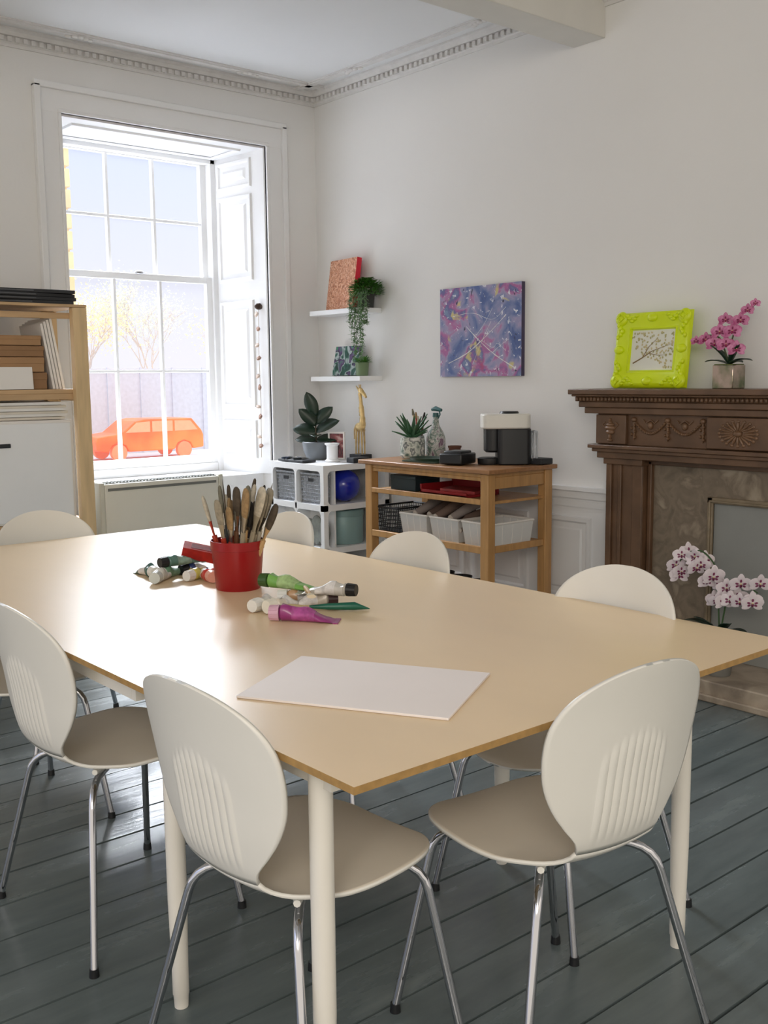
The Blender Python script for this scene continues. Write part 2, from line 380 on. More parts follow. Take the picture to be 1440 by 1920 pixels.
# ---------------------------------------------------------------- TABLE
tb=E('table','large MDF-topped work table on white metal legs','table',(0,0,0))
TX0,TX1,TY0,TY1,TZ=.919,2.205,1.165,3.86,.74
b=MB(); b.b2(TX0,TX1,TY0,TY1,TZ-.013,TZ); o=b.make('table_top',[mTable,mMdfE],parent=tb,smooth=0)
for p in o.data.polygons:
    if abs(p.normal.z)<.5:p.material_index=1
b=MB(); zt_=TZ-.0135
for (x0,x1,y0,y1) in ((.985,2.04,1.31,1.93),(.97,2.1,1.98,2.9),(.97,2.1,2.94,3.76)):
    b.b2(x0,x1,y0,y0+.02,.668,zt_); b.b2(x0,x1,y1-.02,y1,.668,zt_); b.b2(x0,x0+.02,y0+.0205,y1-.0205,.668,zt_); b.b2(x1-.02,x1,y0+.0205,y1-.0205,.668,zt_)
b.make('table_frame',mLegW,parent=tb,smooth=0)
for (x,y) in ((.994,1.352),(1.0,1.885),(2.01,1.315),(2.01,1.885),(1.0,3.72),(2.06,3.72)):
    b=MB(); b.lathe([(.015,0),(.0165,.028),(.0178,.03),(.018,.1),(.021,.25),(.0215,zt_)],(x,y,0),24)
    b.make('leg',mLegW,parent=tb)
# ---------------------------------------------------------------- CHAIR
def chair(loc,rz,label):
    c=E('chair',label,'chair',loc,rz,group='white moulded chairs around the work table')
    P=crom([(.225,0,.424),(.20,0,.436),(.12,0,.445),(0,0,.441),(-.10,0,.437),(-.165,0,.445),(-.205,0,.478),(-.224,0,.54),(-.240,0,.64),(-.262,0,.75),(-.288,0,.845)],12)
    cum=[0]
    for i in range(1,len(P)): cum.append(cum[-1]+(P[i]-P[i-1]).length)
    L=cum[-1]
    def at(s):
        for i in range(1,len(P)):
            if cum[i]>=s or i==len(P)-1:
                t=(s-cum[i-1])/(cum[i]-cum[i-1]); p=P[i-1].lerp(P[i],t)
                a=P[max(0,i-2)];d=P[min(len(P)-1,i+1)]; tg=(d-a).normalized(); return p,tg
    K=[(.2,.208),(.26,.203),(.32,.180),(.37,.146),(.41,.115),(.44,.103),(.47,.112),(.50,.137),(.54,.166),(.59,.189),(.64,.198),(.67,.199)]
    def hw(s):
        if s<=.2: return .208*max(0,1-abs((.2-s)/.2)**2.7)**(1/2.1)
        if s>=.67: return .199*max(0,1-((s-.67)/(L-.67))**2.1)**(1/2.0)
        for i in range(len(K)-1):
            if K[i][0]<=s<=K[i+1][0]:
                k0=K[max(0,i-1)];k1=K[i];k2=K[i+1];k3=K[min(len(K)-1,i+2)]
                h_=k2[0]-k1[0]; t=(s-k1[0])/h_; m1=(k2[1]-k0[1])/(k2[0]-k0[0])*h_; m2=(k3[1]-k1[1])/(k3[0]-k1[0])*h_
                if i==0: m1=0
                if i==len(K)-2: m2=0
                return (2*t**3-3*t*t+1)*k1[1]+(t**3-2*t*t+t)*m1+(-2*t**3+3*t*t)*k2[1]+(t**3-t*t)*m2
    N=84; rows=[]; SP=.435; CI=72; CO=12; NC=CI+2*CO
    for i in range(N+1): rows.append(L*(.5-.5*math.cos(math.pi*(.012+.976*i/N))))
    j0=min(range(len(rows)),key=lambda i:abs(rows[i]-SP))
    def grid(rs):
        vs=[]
        for s in rs:
            p,tg=at(s); nrm=Vector((tg.z,0,-tg.x)); h=hw(s)
            bow=.010+.030*max(0,min(1,(s-.3)/.2)); c_=min(.0864,.8*h)
            for k in range(NC+1):
                if k<CO: y=-h+(h-c_)*k/CO
                elif k<=CO+CI: y=-c_+2*c_*(k-CO)/CI
                else: y=c_+(h-c_)*(k-CO-CI)/CO
                off=bow*(abs(y)/.2)**2
                ru=.685-.045*(abs(y)/.085)**2
                if .475<s<ru and abs(y)<.0864 and h>.108:
                    f=max(0,min(1,(s-.475)/.02,(ru-s)/.014))
                    off-=.0032*f*(.5-.5*math.cos(2*math.pi*(y+.0864)/.0192))
                q=p+nrm*off; vs.append((q.x,y,q.z))
        n=NC+1
        fs=[(i*n+k,i*n+k+1,(i+1)*n+k+1,(i+1)*n+k) for i in range(len(rs)-1) for k in range(NC)]
        return vs,fs
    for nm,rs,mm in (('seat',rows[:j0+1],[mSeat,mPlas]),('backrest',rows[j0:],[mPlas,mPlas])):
        vs,fs=grid(rs); b=MB(); b.add(vs,fs)
        o=b.make(nm,mm,parent=c,smooth=60,recalc=False)
        nsum=sum((p.normal.z if nm=='seat' else p.normal.x)*p.area for p in o.data.polygons)
        if nsum<0: o.data.flip_normals()
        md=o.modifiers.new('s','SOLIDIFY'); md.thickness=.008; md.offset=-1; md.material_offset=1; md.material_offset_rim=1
        o["label"]='greige moulded plastic seat' if nm=='seat' else 'oval white plastic back with ribbed lower panel'
    b=MB(); b.lathe([(.03,0),(.07,.006),(.075,.018)],(0,0,.408),24,sx=1.3)
    for sx,sy in ((1,1),(1,-1),(-1,1),(-1,-1)):
        b.tube([(.05*sx,.045*sy,.424),(.11*sx,.105*sy,.425),(.138*sx,.132*sy,.428)],[.012,.0115,.007],8)
    b.make('seat_bracket',mPlas,parent=c)
    for sx,sy in ((1,1),(1,-1),(-1,1),(-1,-1)):
        fx=.2 if sx>0 else -.225; fy=(.235 if sx>0 else .255)*sy
        pts=[(.02*sx,.025*sy,.413),(.11*sx,.108*sy,.411)]
        A0=Vector((.11*sx,.108*sy,.411)); C0=Vector((.158*sx,.155*sy,.411)); D0=Vector((fx,fy,.012)); B0=C0+(D0-C0)*.14
        for t in (.2,.4,.6,.8,1.0): pts.append(tuple(A0*(1-t)**2+C0*(2*t*(1-t))+B0*t*t))
        pts+=[tuple(B0.lerp(D0,.5)),tuple(D0)]
        b=MB(); b.tube(pts,.0092,12); b.make('leg',mChr,parent=c,smooth=60)
        MB().cyl((fx,fy,0),(fx,fy,.02),.012,.0105,n=14).make('foot_cap',mBlk,parent=c)
    return c
LB='white plastic shell chair with chrome legs'
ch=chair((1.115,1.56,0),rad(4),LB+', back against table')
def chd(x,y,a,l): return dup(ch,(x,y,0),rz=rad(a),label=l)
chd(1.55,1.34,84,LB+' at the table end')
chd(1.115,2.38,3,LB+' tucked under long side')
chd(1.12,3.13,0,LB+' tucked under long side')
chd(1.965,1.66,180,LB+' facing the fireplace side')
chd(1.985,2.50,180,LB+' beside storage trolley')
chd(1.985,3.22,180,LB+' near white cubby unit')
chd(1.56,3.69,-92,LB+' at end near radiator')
# ---------------------------------------------------------------- on the table
b=MB(); b.box((0,0,.0025),(.427,.302,.005))
ang=math.atan2(-.37,.211)
b.make('canvas_board',M('board_white',S(240,231,227),.6,var=.02),loc=(1.259,1.548,TZ+.0005),rot=(0,0,ang),label='blank off-white canvas board lying on table',cat='board',bevel=.001)
pot=E('brush_pot','glossy red plastic pot holding paint brushes','pot',(1.60,2.565,TZ))
mRed=M('red_plastic',S(146,8,16),.3,var=.05)
b=MB(); b.lathe([(.0,.0),(.064,.0),(.066,.004),(.076,.118),(.0785,.119),(.0795,.145),(.0765,.145),(.0735,.12),(.062,.008),(0,.008)],n=40); b.make('pot_body',mRed,parent=pot)
hcol=[S(60,44,36),S(170,56,36),S(196,160,112),S(90,100,100),S(110,74,50),S(206,196,176),S(30,36,36),S(150,140,120)]
bcol=[S(86,74,60),S(164,134,94),S(128,124,108),S(206,196,176),S(48,44,40),S(160,150,130)]
mF=M('ferrule',S(186,180,168),.35,1)
for k in range(28):
    a=k*2.4; r0=.012+.045*math.sqrt((k%10)/10); tilt=.03+.36*(r0/.057)*random.uniform(.5,1)
    tx=tilt*math.cos(a)+.07; ty=tilt*math.sin(a)-.10
    L=random.uniform(.245,.325)-(.03 if tx<-.1 else 0); w=[.009,.015,.023,.011,.019,.025,.009,.018][k%8]
    knife=(k%9==4)
    g_=E('palette_knife' if knife else 'paint_brush','palette knife with worn blade standing in red pot' if knife else 'used paint brush with bristles up standing in red pot','palette knife' if knife else 'paint brush',(1.60+r0*.5*math.cos(a),2.565+r0*.5*math.sin(a),TZ+.012),rot=(-ty,tx,random.uniform(0,.8)-.7),group='brushes standing in the red pot')
    mh=M('handle_%d'%(k%8),hcol[k%8],.45); mbx=M('bristle_%d'%(k%6),bcol[k%6],.9,var=.3,scale=80)
    b=MB(); b.tube([(0,0,0),(0,0,L*.35),(0,0,L*.56)],[.004,.0085,.0075],8); b.make('handle',mh,parent=g_)
    if knife:
        MB().tube([(0,0,L*.54),(0,0,L*.64),(0,0,L*.72),(0,0,L*.86),(0,0,L*.96),(0,0,L)],[.004,.004,.012,.018,.011,.002],12,flat=.12).make('blade',mSteel,parent=g_)
        continue
    b=MB(); b.tube([(0,0,L*.54),(0,0,L*.62),(0,0,L*.72)],[.0075,.0085,w*.85],10,flat=.65 if w<.012 else .4); b.make('ferrule',mF if k%3 else mh,parent=g_)
    b=MB(); b.tube([(0,0,L*.72),(0,0,L*.80),(0,0,L*.89),(0,0,L*.95),(0,0,L*.985),(0,0,L)],[w*.85,w*1.05,w*1.1,w*.98,w*.72,w*.3],12,flat=.65 if w<.012 else .4); b.make('bristles',mbx,parent=g_)
def tube_paint(x,y,z,rz,L,r,body,cap,lab,tilt=0,tail=None):
    t=E('paint_tube',lab,'paint tube',(x,y,z),rot=(0,tilt,rz),group='paint tubes scattered on the table')
    rr=random.Random(len(lab)*7+int(x*1000)); ph=rr.uniform(0,6); n=20; st=16
    def ring(u,e=0):
        ry=r*(1+.22*u)*(1+.07*math.sin(9*u+ph)); rzz=max(r*(1-u**2.4)*(1-.25*u)*(1+.12*math.sin(13*u+ph*2)),.0013)
        out=[]
        for k in range(n):
            a=2*math.pi*k/n; out.append((L*u,(ry+e)*math.cos(a)+.12*r*math.sin(6*u+ph),max(0,(rzz+e)*(1+math.sin(a))*(1+.09*math.sin(3*a+10*u)))))
        return out
    b=MB(); vs=[]
    for i in range(st+1): vs+=ring(i/st)
    fs=[(i*n+k,i*n+(k+1)%n,(i+1)*n+(k+1)%n,(i+1)*n+k) for i in range(st) for k in range(n)]+[tuple(range(n)),tuple(st*n+k for k in range(n))]
    b.add(vs,fs); b.cyl((-.008,0,r),(0,0,r),r*.55,r*.95,n=16,mi=0); b.b2(L-.006,L+.008,-r*1.22,r*1.22,.0,.003,0)
    b.make('tube_body',M('tube_'+lab,body,.35,coat=.3,var=.15,scale=40),parent=t)
    vs=[]
    for i in range(7): vs+=ring(.2+.42*i/6,.0005)
    fs=[(i*n+k,i*n+(k+1)%n,(i+1)*n+(k+1)%n,(i+1)*n+k) for i in range(6) for k in range(n)]
    MB().add(vs,fs).make('tube_label',M('tubelab_'+lab,tail or S(235,230,225),.5,var=.35,scale=60),parent=t,smooth=60)
    b=MB(); b.cyl((-.032,0,r),(-.006,0,r),r*.86,r*.98,n=18)
    for q in range(12):
        a=2*math.pi*q/12; b.tube([(-.031,r*.88*math.cos(a),r+r*.88*math.sin(a)),(-.008,r*.96*math.cos(a),r+r*.96*math.sin(a))],.0009,4)
    b.make('cap',M('cap_'+lab,cap,.4),parent=t); return t
wc=S(232,230,224)
tube_paint(1.49,2.895,TZ,rad(85),.09,.019,S(70,110,104),wc,'teal paint tube with white cap')
tube_paint(1.50,2.84,TZ,rad(30),.11,.020,S(110,150,120),S(230,228,220),'pale green paint tube on table',tail=S(140,176,150))
tube_paint(1.46,2.80,TZ,rad(45),.11,.020,S(215,214,205),S(200,205,200),'white paint tube with ribbed cap')
tube_paint(1.56,2.76,TZ,rad(20),.11,.018,S(205,190,90),wc,'yellow-green paint tube on table',tail=S(220,205,120))
tube_paint(1.585,2.70,TZ,rad(75),.11,.020,S(200,70,60),S(230,170,150),'red paint tube with pale cap')
tube_paint(1.52,2.84,TZ+.036,rad(5),.12,.017,S(90,130,120),S(30,32,34),'grey-green paint tube lying across others',tail=S(150,176,160))
tube_paint(1.60,2.86,TZ,rad(10),.09,.018,S(50,70,130),S(20,20,24),'blue paint tube with black cap')
b=MB(); b.box((0,0,.0),(.15,.055,.035)); b.box((0,0,.0178),(.10,.035,.001),1)
b.make('paint_box',[M('red_card',S(180,34,26),.5,var=.3,scale=40),M('box_label',S(140,20,24),.5,var=.5,scale=60)],loc=(1.66,2.85,TZ+.06),rot=(rad(15),rad(14),rad(-32)),label='red cardboard paint box lying on tubes',cat='box',bevel=.001)
tube_paint(1.475,2.265,TZ,rad(20),.11,.019,S(225,222,212),wc,'white paint tube with white cap')
tube_paint(1.495,2.22,TZ,rad(10),.12,.020,S(222,212,196),S(235,230,215),'cream paint tube in small pile')
tube_paint(1.57,2.35,TZ+.037,rad(-62),.14,.020,S(120,176,80),S(60,90,40),'bright green paint tube on top of pile',tail=S(176,206,140))
tube_paint(1.59,2.29,TZ,rad(-40),.12,.019,S(190,150,110),wc,'tan paint tube in small pile')
tube_paint(1.455,2.13,TZ,rad(-47),.14,.021,S(150,50,120),S(214,170,190),'magenta paint tube with pink cap',tail=S(186,84,156))
tube_paint(1.66,2.13,TZ+.034,rad(120),.13,.018,S(205,200,190),S(30,28,28),'grey paint tube with black cap')
tube_paint(1.64,2.19,TZ,rad(150),.12,.019,S(210,200,185),S(60,40,40),'white paint tube with dark cap')
g_=E('palette_brush','green-handled brush with pointed tip','paint brush',(1.57,2.17,TZ+.012),rz=rad(-38))
b=MB(); b.tube([(0,0,0),(.05,0,0),(.12,0,0),(.16,0,-.008)],[.004,.009,.011,.001],12); b.make('tapered_handle',M('teal_green',S(20,96,76),.35),parent=g_)
MB().tube([(-.06,0,.002),(-.02,0,0),(0,0,0)],[.008,.006,.004],10).make('bristles',M('bristle_2b',S(190,170,130),.9),parent=g_)
g_=E('wide_brush','tan wooden-handled brush across paint tubes','paint brush',(1.55,2.14,TZ+.055),rot=(0,rad(3),rad(60)))
b=MB(); b.tube([(0,0,0),(.06,0,0),(.12,0,0)],[.004,.007,.005],10); b.make('handle',M('tan_handle',S(200,165,120),.4),parent=g_)
MB().tube([(-.05,0,0),(-.02,0,0),(0,0,0)],[.012,.011,.006],10,flat=.4).make('bristles',M('bristle_3b',S(225,210,180),.9),parent=g_)
# ---------------------------------------------------------------- FIREPLACE
fp=E('fireplace','dark carved wooden mantelpiece with stone slips and covered opening','fireplace',(0,0,0))
F=((W,3.19,0),(0,-1,0),(0,0,1),(-1,0,0))
FW=1.88
b=MB(F)
b.b2(0,FW,1.265,1.29,0,.28); b.b2(.012,FW-.012,1.255,1.265,0,.268)
b.b2(.03,FW-.03,1.205,1.232,0,.235); b.b2(.05,FW-.05,1.175,1.205,0,.215)
b.b2(.02,FW-.02,1.232,1.255,0,.25)
b.make('mantel_shelf',mMah,parent=fp,bevel=.004)
b=MB(F); x=.03
while x<FW-.04:
    b.ell((x+.009,1.243,.255),(.008,.011,.009),nu=8,nv=6); x+=.021
b.make('beaded_moulding',mMah,parent=fp)
b=MB(F)
b.b2(.10,FW-.10,1.03,1.175,0,.175)
for (a0,a1) in ((.105,.275),(FW-.275,FW-.105)): b.b2(a0,a1,1.035,1.17,.175,.195)
b.b2(.70,1.0,1.035,1.17,.175,.198)
b.b2(.07,FW-.07,1.012,1.03,0,.215); b.b2(.085,FW-.085,.995,1.012,0,.20); b.b2(.10,FW-.10,.965,.995,0,.18)
b.make('frieze',mMah,parent=fp,bevel=.003)
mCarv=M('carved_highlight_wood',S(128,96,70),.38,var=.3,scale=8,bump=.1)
for a in (.19,FW-.19):
    b=MB(F)
    for (w,z0,z1) in ((.03,-.052,-.044),(.014,-.044,-.02),(.05,-.02,.0),(.064,0,.018),(.046,.018,.03),(.02,.03,.04),(.01,.04,.052)):
        b.ell((a,1.10+(z0+z1)/2,.197),(w/2,(z1-z0)/2+.003,.012),nu=12,nv=6)
    for s_ in (-1,1): b.tube([(a+s_*.03,1.11,.197),(a+s_*.045,1.125,.197),(a+s_*.03,1.135,.197)],.003,6)
    b.make('carved_urn',mCarv,parent=fp)
for base in (.31,FW-.31-.36):
    b=MB(F)
    for k in range(2):
        a0=base+k*.18; a1=a0+.18
        pts=[(a0+(a1-a0)*t/16,1.147-.058*math.sin(math.pi*t/16),.180) for t in range(17)]
        b.tube(pts,[.003+.004*math.sin(math.pi*t/16) for t in range(17)],8)
        for t in range(1,16): b.ell(pts[t],(.0065,.0065,.011),nu=8,nv=5)
        for t in (-.04,.04): b.tube([(a0+.09,1.15,.178),(a0+.09+t*.6,1.135,.182),(a0+.09+t,1.15,.178)],.003,6)
    for k in range(3):
        a=base+k*.18
        b.ell((a,1.15,.18),(.014,.012,.012)); b.tube([(a,1.145,.18),(a+.004,1.1,.18),(a,1.055,.18)],[.005,.007,.003],8)
        for q in range(5): b.ell((a+.008*(-1)**q,1.125-.014*q,.183),(.006,.008,.009),nu=8,nv=5)
    b.ell((base+.09,1.125,.180),(.014,.018,.012)); b.ell((base+.27,1.125,.180),(.014,.018,.012))
    b.make('carved_swag',mCarv,parent=fp)
b=MB(F); ca=.85
for k in range(20):
    t=2*math.pi*k/20; ex,ez=.088*math.cos(t),.052*math.sin(t); an=math.atan2(ez,ex); ln=math.hypot(ex,ez)
    R=Euler((0,0,an)).to_matrix()
    b.ell((ca+ex*.6,1.103+ez*.6,.199),(ln*.42,.0065,.008),nu=10,nv=6,R=R)
    b.ell((ca+ex*1.0,1.103+ez*1.0,.199),(.008,.008,.006),nu=8,nv=5)
b.ell((ca,1.103,.202),(.020,.014,.012))
b.make('carved_rosette',mCarv,parent=fp)
for a0 in (.13,FW-.13-.20):
    b=MB(F); b.b2(a0,a0+.20,0.087,.965,0,.13); b.b2(a0-.012,a0+.212,0.087,.2,0,.15); b.b2(a0-.01,a0+.21,.935,.965,0,.155)
    b.b2(a0+.0,a0+.03,.2,.935,.13,.145); b.b2(a0+.065,a0+.085,.2,.935,.13,.142); b.b2(a0+.145,a0+.20,.2,.935,.13,.138)
    b.make('pilaster',mMah,parent=fp,bevel=.003)
b=MB(F); b.b2(.33,.66,0.087,.965,.0,.075); b.b2(.66,1.22,.80,.965,0,.075); b.b2(1.22,1.55,0.087,.965,0,.075)
b.make('stone_slip',mStone,parent=fp,smooth=0)
b=MB(F); b.b2(.335,.355,0.087,.955,.075,.10); b.b2(.335,FW-.335,.94,.96,.075,.10)
b.make('inner_moulding',mMah,parent=fp,bevel=.003)
b=MB(F); 
b.b2(.645,.672,0.087,.812,.075,.090); b.b2(1.208,1.235,0.087,.812,.075,.090); b.b2(.645,1.235,.785,.812,.075,.090); b.b2(.655,.665,0.087,.80,.090,.098); b.b2(.655,1.22,.79,.80,.090,.098)
b.make('opening_trim',mBrass,parent=fp,bevel=.003)
MB(F).b2(.67,1.21,.087,.79,.03,.07).make('fire_cover',mGreyP,parent=fp,smooth=0)
b=MB(F); b.b2(.02,FW-.02,0,.085,.0,.41); b.b2(-.0,FW,0,.03,0,.43); b.make('hearth',mHearth,parent=fp,bevel=.006)
fr=E('picture_frame','ornate neon lime picture frame with botanical print','picture frame',(4.02,2.85,1.291),rot=(0,rad(7),0))
mLime=M('neon_lime',S(206,224,14),.35,var=.05,emis=.05)
f=((0,0,0),(0,-1,0),(0,0,1),(-1,0,0)); f0=f
b=MB(f); hw_,hh=.20,.175
b.loops(0,hh,[(hw_-.01,hh-.01,0),(hw_,hh,.012),(hw_-.004,hh-.004,.03),(hw_-.02,hh-.02,.04),(hw_-.035,hh-.035,.034),(hw_-.055,hh-.055,.03),(hw_-.07,hh-.07,.022),(hw_-.078,hh-.078,.026),(hw_-.085,hh-.085,.01)],0,cap0=0)
b.make('frame_moulding',mLime,parent=fr,smooth=50)
for sa in (-1,1):
    for sb in (-1,1):
        b=MB(f); a=sa*(hw_-.03);z=hh+sb*(hh-.03)
        b.ell((a,z,.036),(.034,.034,.014))
        for k in range(5):
            b.ell((a-sa*(.03+.014*k),z+sb*(.012*math.cos(k*1.5)),.038),(.013,.009,.009),nu=10,nv=6); b.ell((a+sa*(.012*math.cos(k*1.5)),z-sb*(.03+.014*k),.038),(.009,.013,.009),nu=10,nv=6)
        b.tube([(a+sa*.02,z,.045),(a,z+sb*.02,.05),(a-sa*.02,z,.05),(a,z-sb*.015,.05),(a+sa*.008,z,.05)],.005,8)
        b.make('corner_scroll',mLime,parent=fr)
for (a,z) in ((0,2*hh-.03),(0,.03),(hw_-.03,hh),(-hw_+.03,hh)): MB(f).ell((a,z,.038),(.026,.02,.012)).make('rosette',mLime,parent=fr)
MB(f).b2(-hw_+.075,hw_-.075,.075,2*hh-.075,.006,.014).make('mount',M('mount_paper',S(226,226,216),.7,var=.03),parent=fr,smooth=0)
b=MB(f); 
b.tube([(-.10,.115,.0155),(-.05,.14,.0155),(.0,.17,.0155),(.10,.2,.0155)],[.003,.0025,.0016,.0006],5)
b.tube([(-.02,.16,.0155),(.03,.15,.0155),(.08,.15,.0155)],[.0018,.0014,.0006],5)
b.tube([(-.05,.14,.0155),(-.02,.19,.0155),(.02,.225,.0155)],[.0018,.0014,.0006],5)
rr=random.Random(5)
for k in range(170):
    a=rr.uniform(-.115,.115); z=rr.uniform(.09,.255)
    if (z-.175)+a*.5<-.05: continue
    b.ell((a,z,.0150),(.006,.0042,.0006),mi=1+k%2,nu=8,nv=4,R=Euler((0,0,rr.uniform(0,3))).to_matrix())
b.make('print',[M('print_brown',S(140,116,80),.7),M('print_olive',S(176,170,122),.7),M('print_sand',S(198,184,140),.7)],parent=fr)
def flower_mesh(pet,cen,size,lip):
    b=MB()
    for k,(t,l,w) in enumerate(((90,1,.66),(210,1,.6),(330,1,.6),(12,1.0,1.05),(168,1.0,1.05))):
        R=Euler((0,0,rad(t))).to_matrix(); n=6
        vs=[];fs=[]
        for i in range(n+1):
            u=i/n; h=w*.5*math.sin(math.pi*min(1,.06+.9*u))**.7
            for s_ in (-1,-.5,0,.5,1):
                p=R@Vector((u*l,s_*h,.10*math.sin(u*2.6)-.12*s_*s_*h-(.02 if k<3 else 0))); vs.append((p.x*size,p.y*size,p.z*size))
        for i in range(n):
            for j in range(4): fs.append((i*5+j,i*5+j+1,i*5+j+6,i*5+j+5))
        b.add(vs,fs,0)
        p=R@Vector((.33*l,0,.10)); b.ell((p.x*size,p.y*size,p.z*size),(.16*size,.1*size,.02*size),1,nu=8,nv=4,R=R)
    b.ell((0,-.12*size,.14*size),(.12*size,.18*size,.10*size),2,nu=10,nv=6); b.ell((0,.04*size,.12*size),(.07*size,.07*size,.1*size),3,nu=8,nv=5)
    return b.make('flower',[pet,cen,lip,M('orchid_column',S(240,225,150),.5)],recalc=False,smooth=60)
def orchid(name,label,loc,potfn,stems,flowers,fm,leaves,mLeaf,stemcol,z0):
    t=E(name,label,'plant',loc); potfn(t)
    b=MB()
    for st in stems: b.tube(crom(st,6),[.0035]*(6*(len(st)-1))+[.002],8)
    b.make('stem',stemcol,parent=t)
    b=MB()
    for (d,L,w,dr) in leaves: b.leaf((0,0,z0),d,L,w,dr,n=9)
    b.make('leaves',mLeaf,parent=t,recalc=False,solid=.002,smooth=60)
    rr=random.Random(len(flowers))
    for (p,s_) in flowers:
        o=fm.copy(); COL.objects.link(o); o.parent=t; o.location=p; o.scale=(s_,s_,s_)
        d=Vector((-.75+rr.uniform(-.35,.35),-.6+rr.uniform(-.45,.45),rr.uniform(-.35,.25))).normalized()
        o.rotation_euler=d.to_track_quat('Z','Y').to_euler()
    return t
mPink=M('orchid_pink',S(180,78,130),.5,var=.3,scale=50,col2=S(212,138,176)); mPinkC=M('orchid_deep_pink',S(130,20,76),.5)
mOW=M('orchid_white',S(236,224,228),.5,var=.06,scale=50); mOP=M('orchid_plum',S(130,50,90),.5)
fmP=flower_mesh(mPink,mPinkC,.040,M('lip_magenta',S(150,20,80),.5))
fmW=flower_mesh(mOW,mOP,.046,M('lip_plum',S(110,30,70),.5))
def cubepot(t):
    b=MB(); b.box((0,0,.05),(.098,.098,.1)); b.make('pot',M('mirrored_pot',S(190,170,160),.12,.85,var=.5,scale=14,col2=S(110,120,90)),parent=t,bevel=.003)
    MB().box((0,0,.101),(.088,.088,.006)).make('moss',M('moss',S(90,100,50),.9,bump=.6),parent=t)
st=[[(0,0,.1),(.0,.0,.16),(.0,-.02,.24),(-.01,-.05,.30),(-.01,-.13,.355)],[(0,0,.1),(-.01,.02,.17),(-.01,.05,.22),(-.01,.11,.23)]]
fl=[((-.03,.0,.185),1),((-.03,-.05,.165),.95),((-.03,.055,.19),.95),((-.03,.10,.21),.85),((-.03,.03,.24),1),((-.03,-.03,.24),1.05),((-.03,-.065,.285),.9),((-.03,.005,.29),.8),((-.03,-.095,.325),.7),((-.03,-.13,.35),.55),((-.03,.145,.205),.6)]
orchid('orchid','pink artificial orchid in small mirrored cube pot',(4.0,2.44,1.291),cubepot,st,fl,fmP,[((.1,1,.5),.13,.035,.6),((-.2,-1,.6),.13,.035,.7),((-.5,.4,.9),.12,.03,.4),((-.3,-.5,.9),.12,.03,.5),((.2,.7,1),.11,.03,.4),((-.6,-.9,.4),.13,.035,.5)],mLeafD,M('stem_green',S(74,90,50),.5),.1)
def rpot(t):
    b=MB(); b.lathe([(0,0),(.05,0),(.07,.16),(.075,.165),(.07,.17),(.065,.16),(0,.15)]); b.make('pot',M('grey_pot',S(120,118,112),.6),parent=t)
    MB().lathe([(0,.152),(.064,.155),(0,.165)]).make('soil',mSoil,parent=t)
st=[[(0,0,.16),(.0,.01,.3),(.0,.02,.44),(-.02,.08,.52),(-.02,.16,.50),(-.02,.2,.45)],[(0,0,.16),(-.0,-.02,.28),(-.01,-.04,.36),(-.02,-.10,.41),(-.02,-.18,.38)]]
fl=[]
rr=random.Random(11)
for k in range(14): fl.append(((-.03+rr.uniform(-.02,.02),.20-.016*k+rr.uniform(-.02,.02),.43+.09*math.sin(k*.3)+rr.uniform(-.07,.025)),rr.uniform(.85,1.1)))
for k in range(12): fl.append(((-.04+rr.uniform(-.02,.02),.03-.021*k+rr.uniform(-.015,.015),.385+rr.uniform(-.07,.045)),rr.uniform(.85,1.1)))
orchid('orchid','white orchid with plum centres standing on hearth',(3.83,2.34,.087),rpot,st,fl,fmW,[((-.2,1,.9),.17,.055,.8),((-.3,-1,.8),.18,.055,.8),((-1,.3,.5),.14,.05,.8),((-.5,-.6,.9),.15,.05,.6),((-.6,.5,1),.14,.05,.6)],mLeafD,M('stem_green2',S(60,90,50),.5),.17)
bpy.data.objects.remove(fmP); bpy.data.objects.remove(fmW)
# ---------------------------------------------------------------- wall painting
mArt=ramp_mat('abstract_art',[(.25,S(44,60,110)),(.37,S(78,98,150)),(.45,S(126,132,170)),(.52,S(158,146,178)),(.57,S(170,96,146)),(.63,S(98,92,144)),(.72,S(118,140,172)),(.85,S(186,186,202))],7,9,.6,.5,
  spl=[(9,.62,.68,S(196,182,126)),(5,.64,.74,S(170,56,100)),(38,.63,.66,S(214,214,222)),(24,.66,.70,S(40,44,72))])
pa=E('painting','abstract blue and pink canvas with white streaks on wall','painting',(W,4.025,1.6))
b=MB(f); b.b2(-.31,.31,-.245,.245,.0,.026); o=b.make('canvas',[mArt,M('canvas_side_shade',S(70,62,88),.7)],parent=pa,smooth=0)  # side colour darkened to stand in for the shaded edge
for p in o.data.polygons:
    if p.normal.x>-.5:p.material_index=1
b=MB(f); st=[[(-.24,-.17),(-.1,-.12),(.02,-.05),(.12,.02),(.2,.08)],[(-.10,.03),(.0,-.05),(.12,-.13),(.26,-.20)],[(-.2,.09),(-.05,.1),(.1,.06),(.2,.12)],[(-.05,-.18),(.03,-.04),(.09,.05)],[(.02,-.05),(.1,-.09),(.14,-.07),(.2,-.11)],[(-.02,-.02),(.04,.04),(.1,.12)],[(.1,-.12),(.16,-.08),(.22,-.05)]]
for k,s_ in enumerate(st):
    p=crom([(a,z,.0265) for a,z in s_],8); b.tube(p,[(.0036 if k<2 else .0014)*(.3+.7*random.random()) for _ in p],6,mi=0,flat=.4)
b.make('paint_streaks',M('art_white',S(225,222,220),.5),parent=pa)
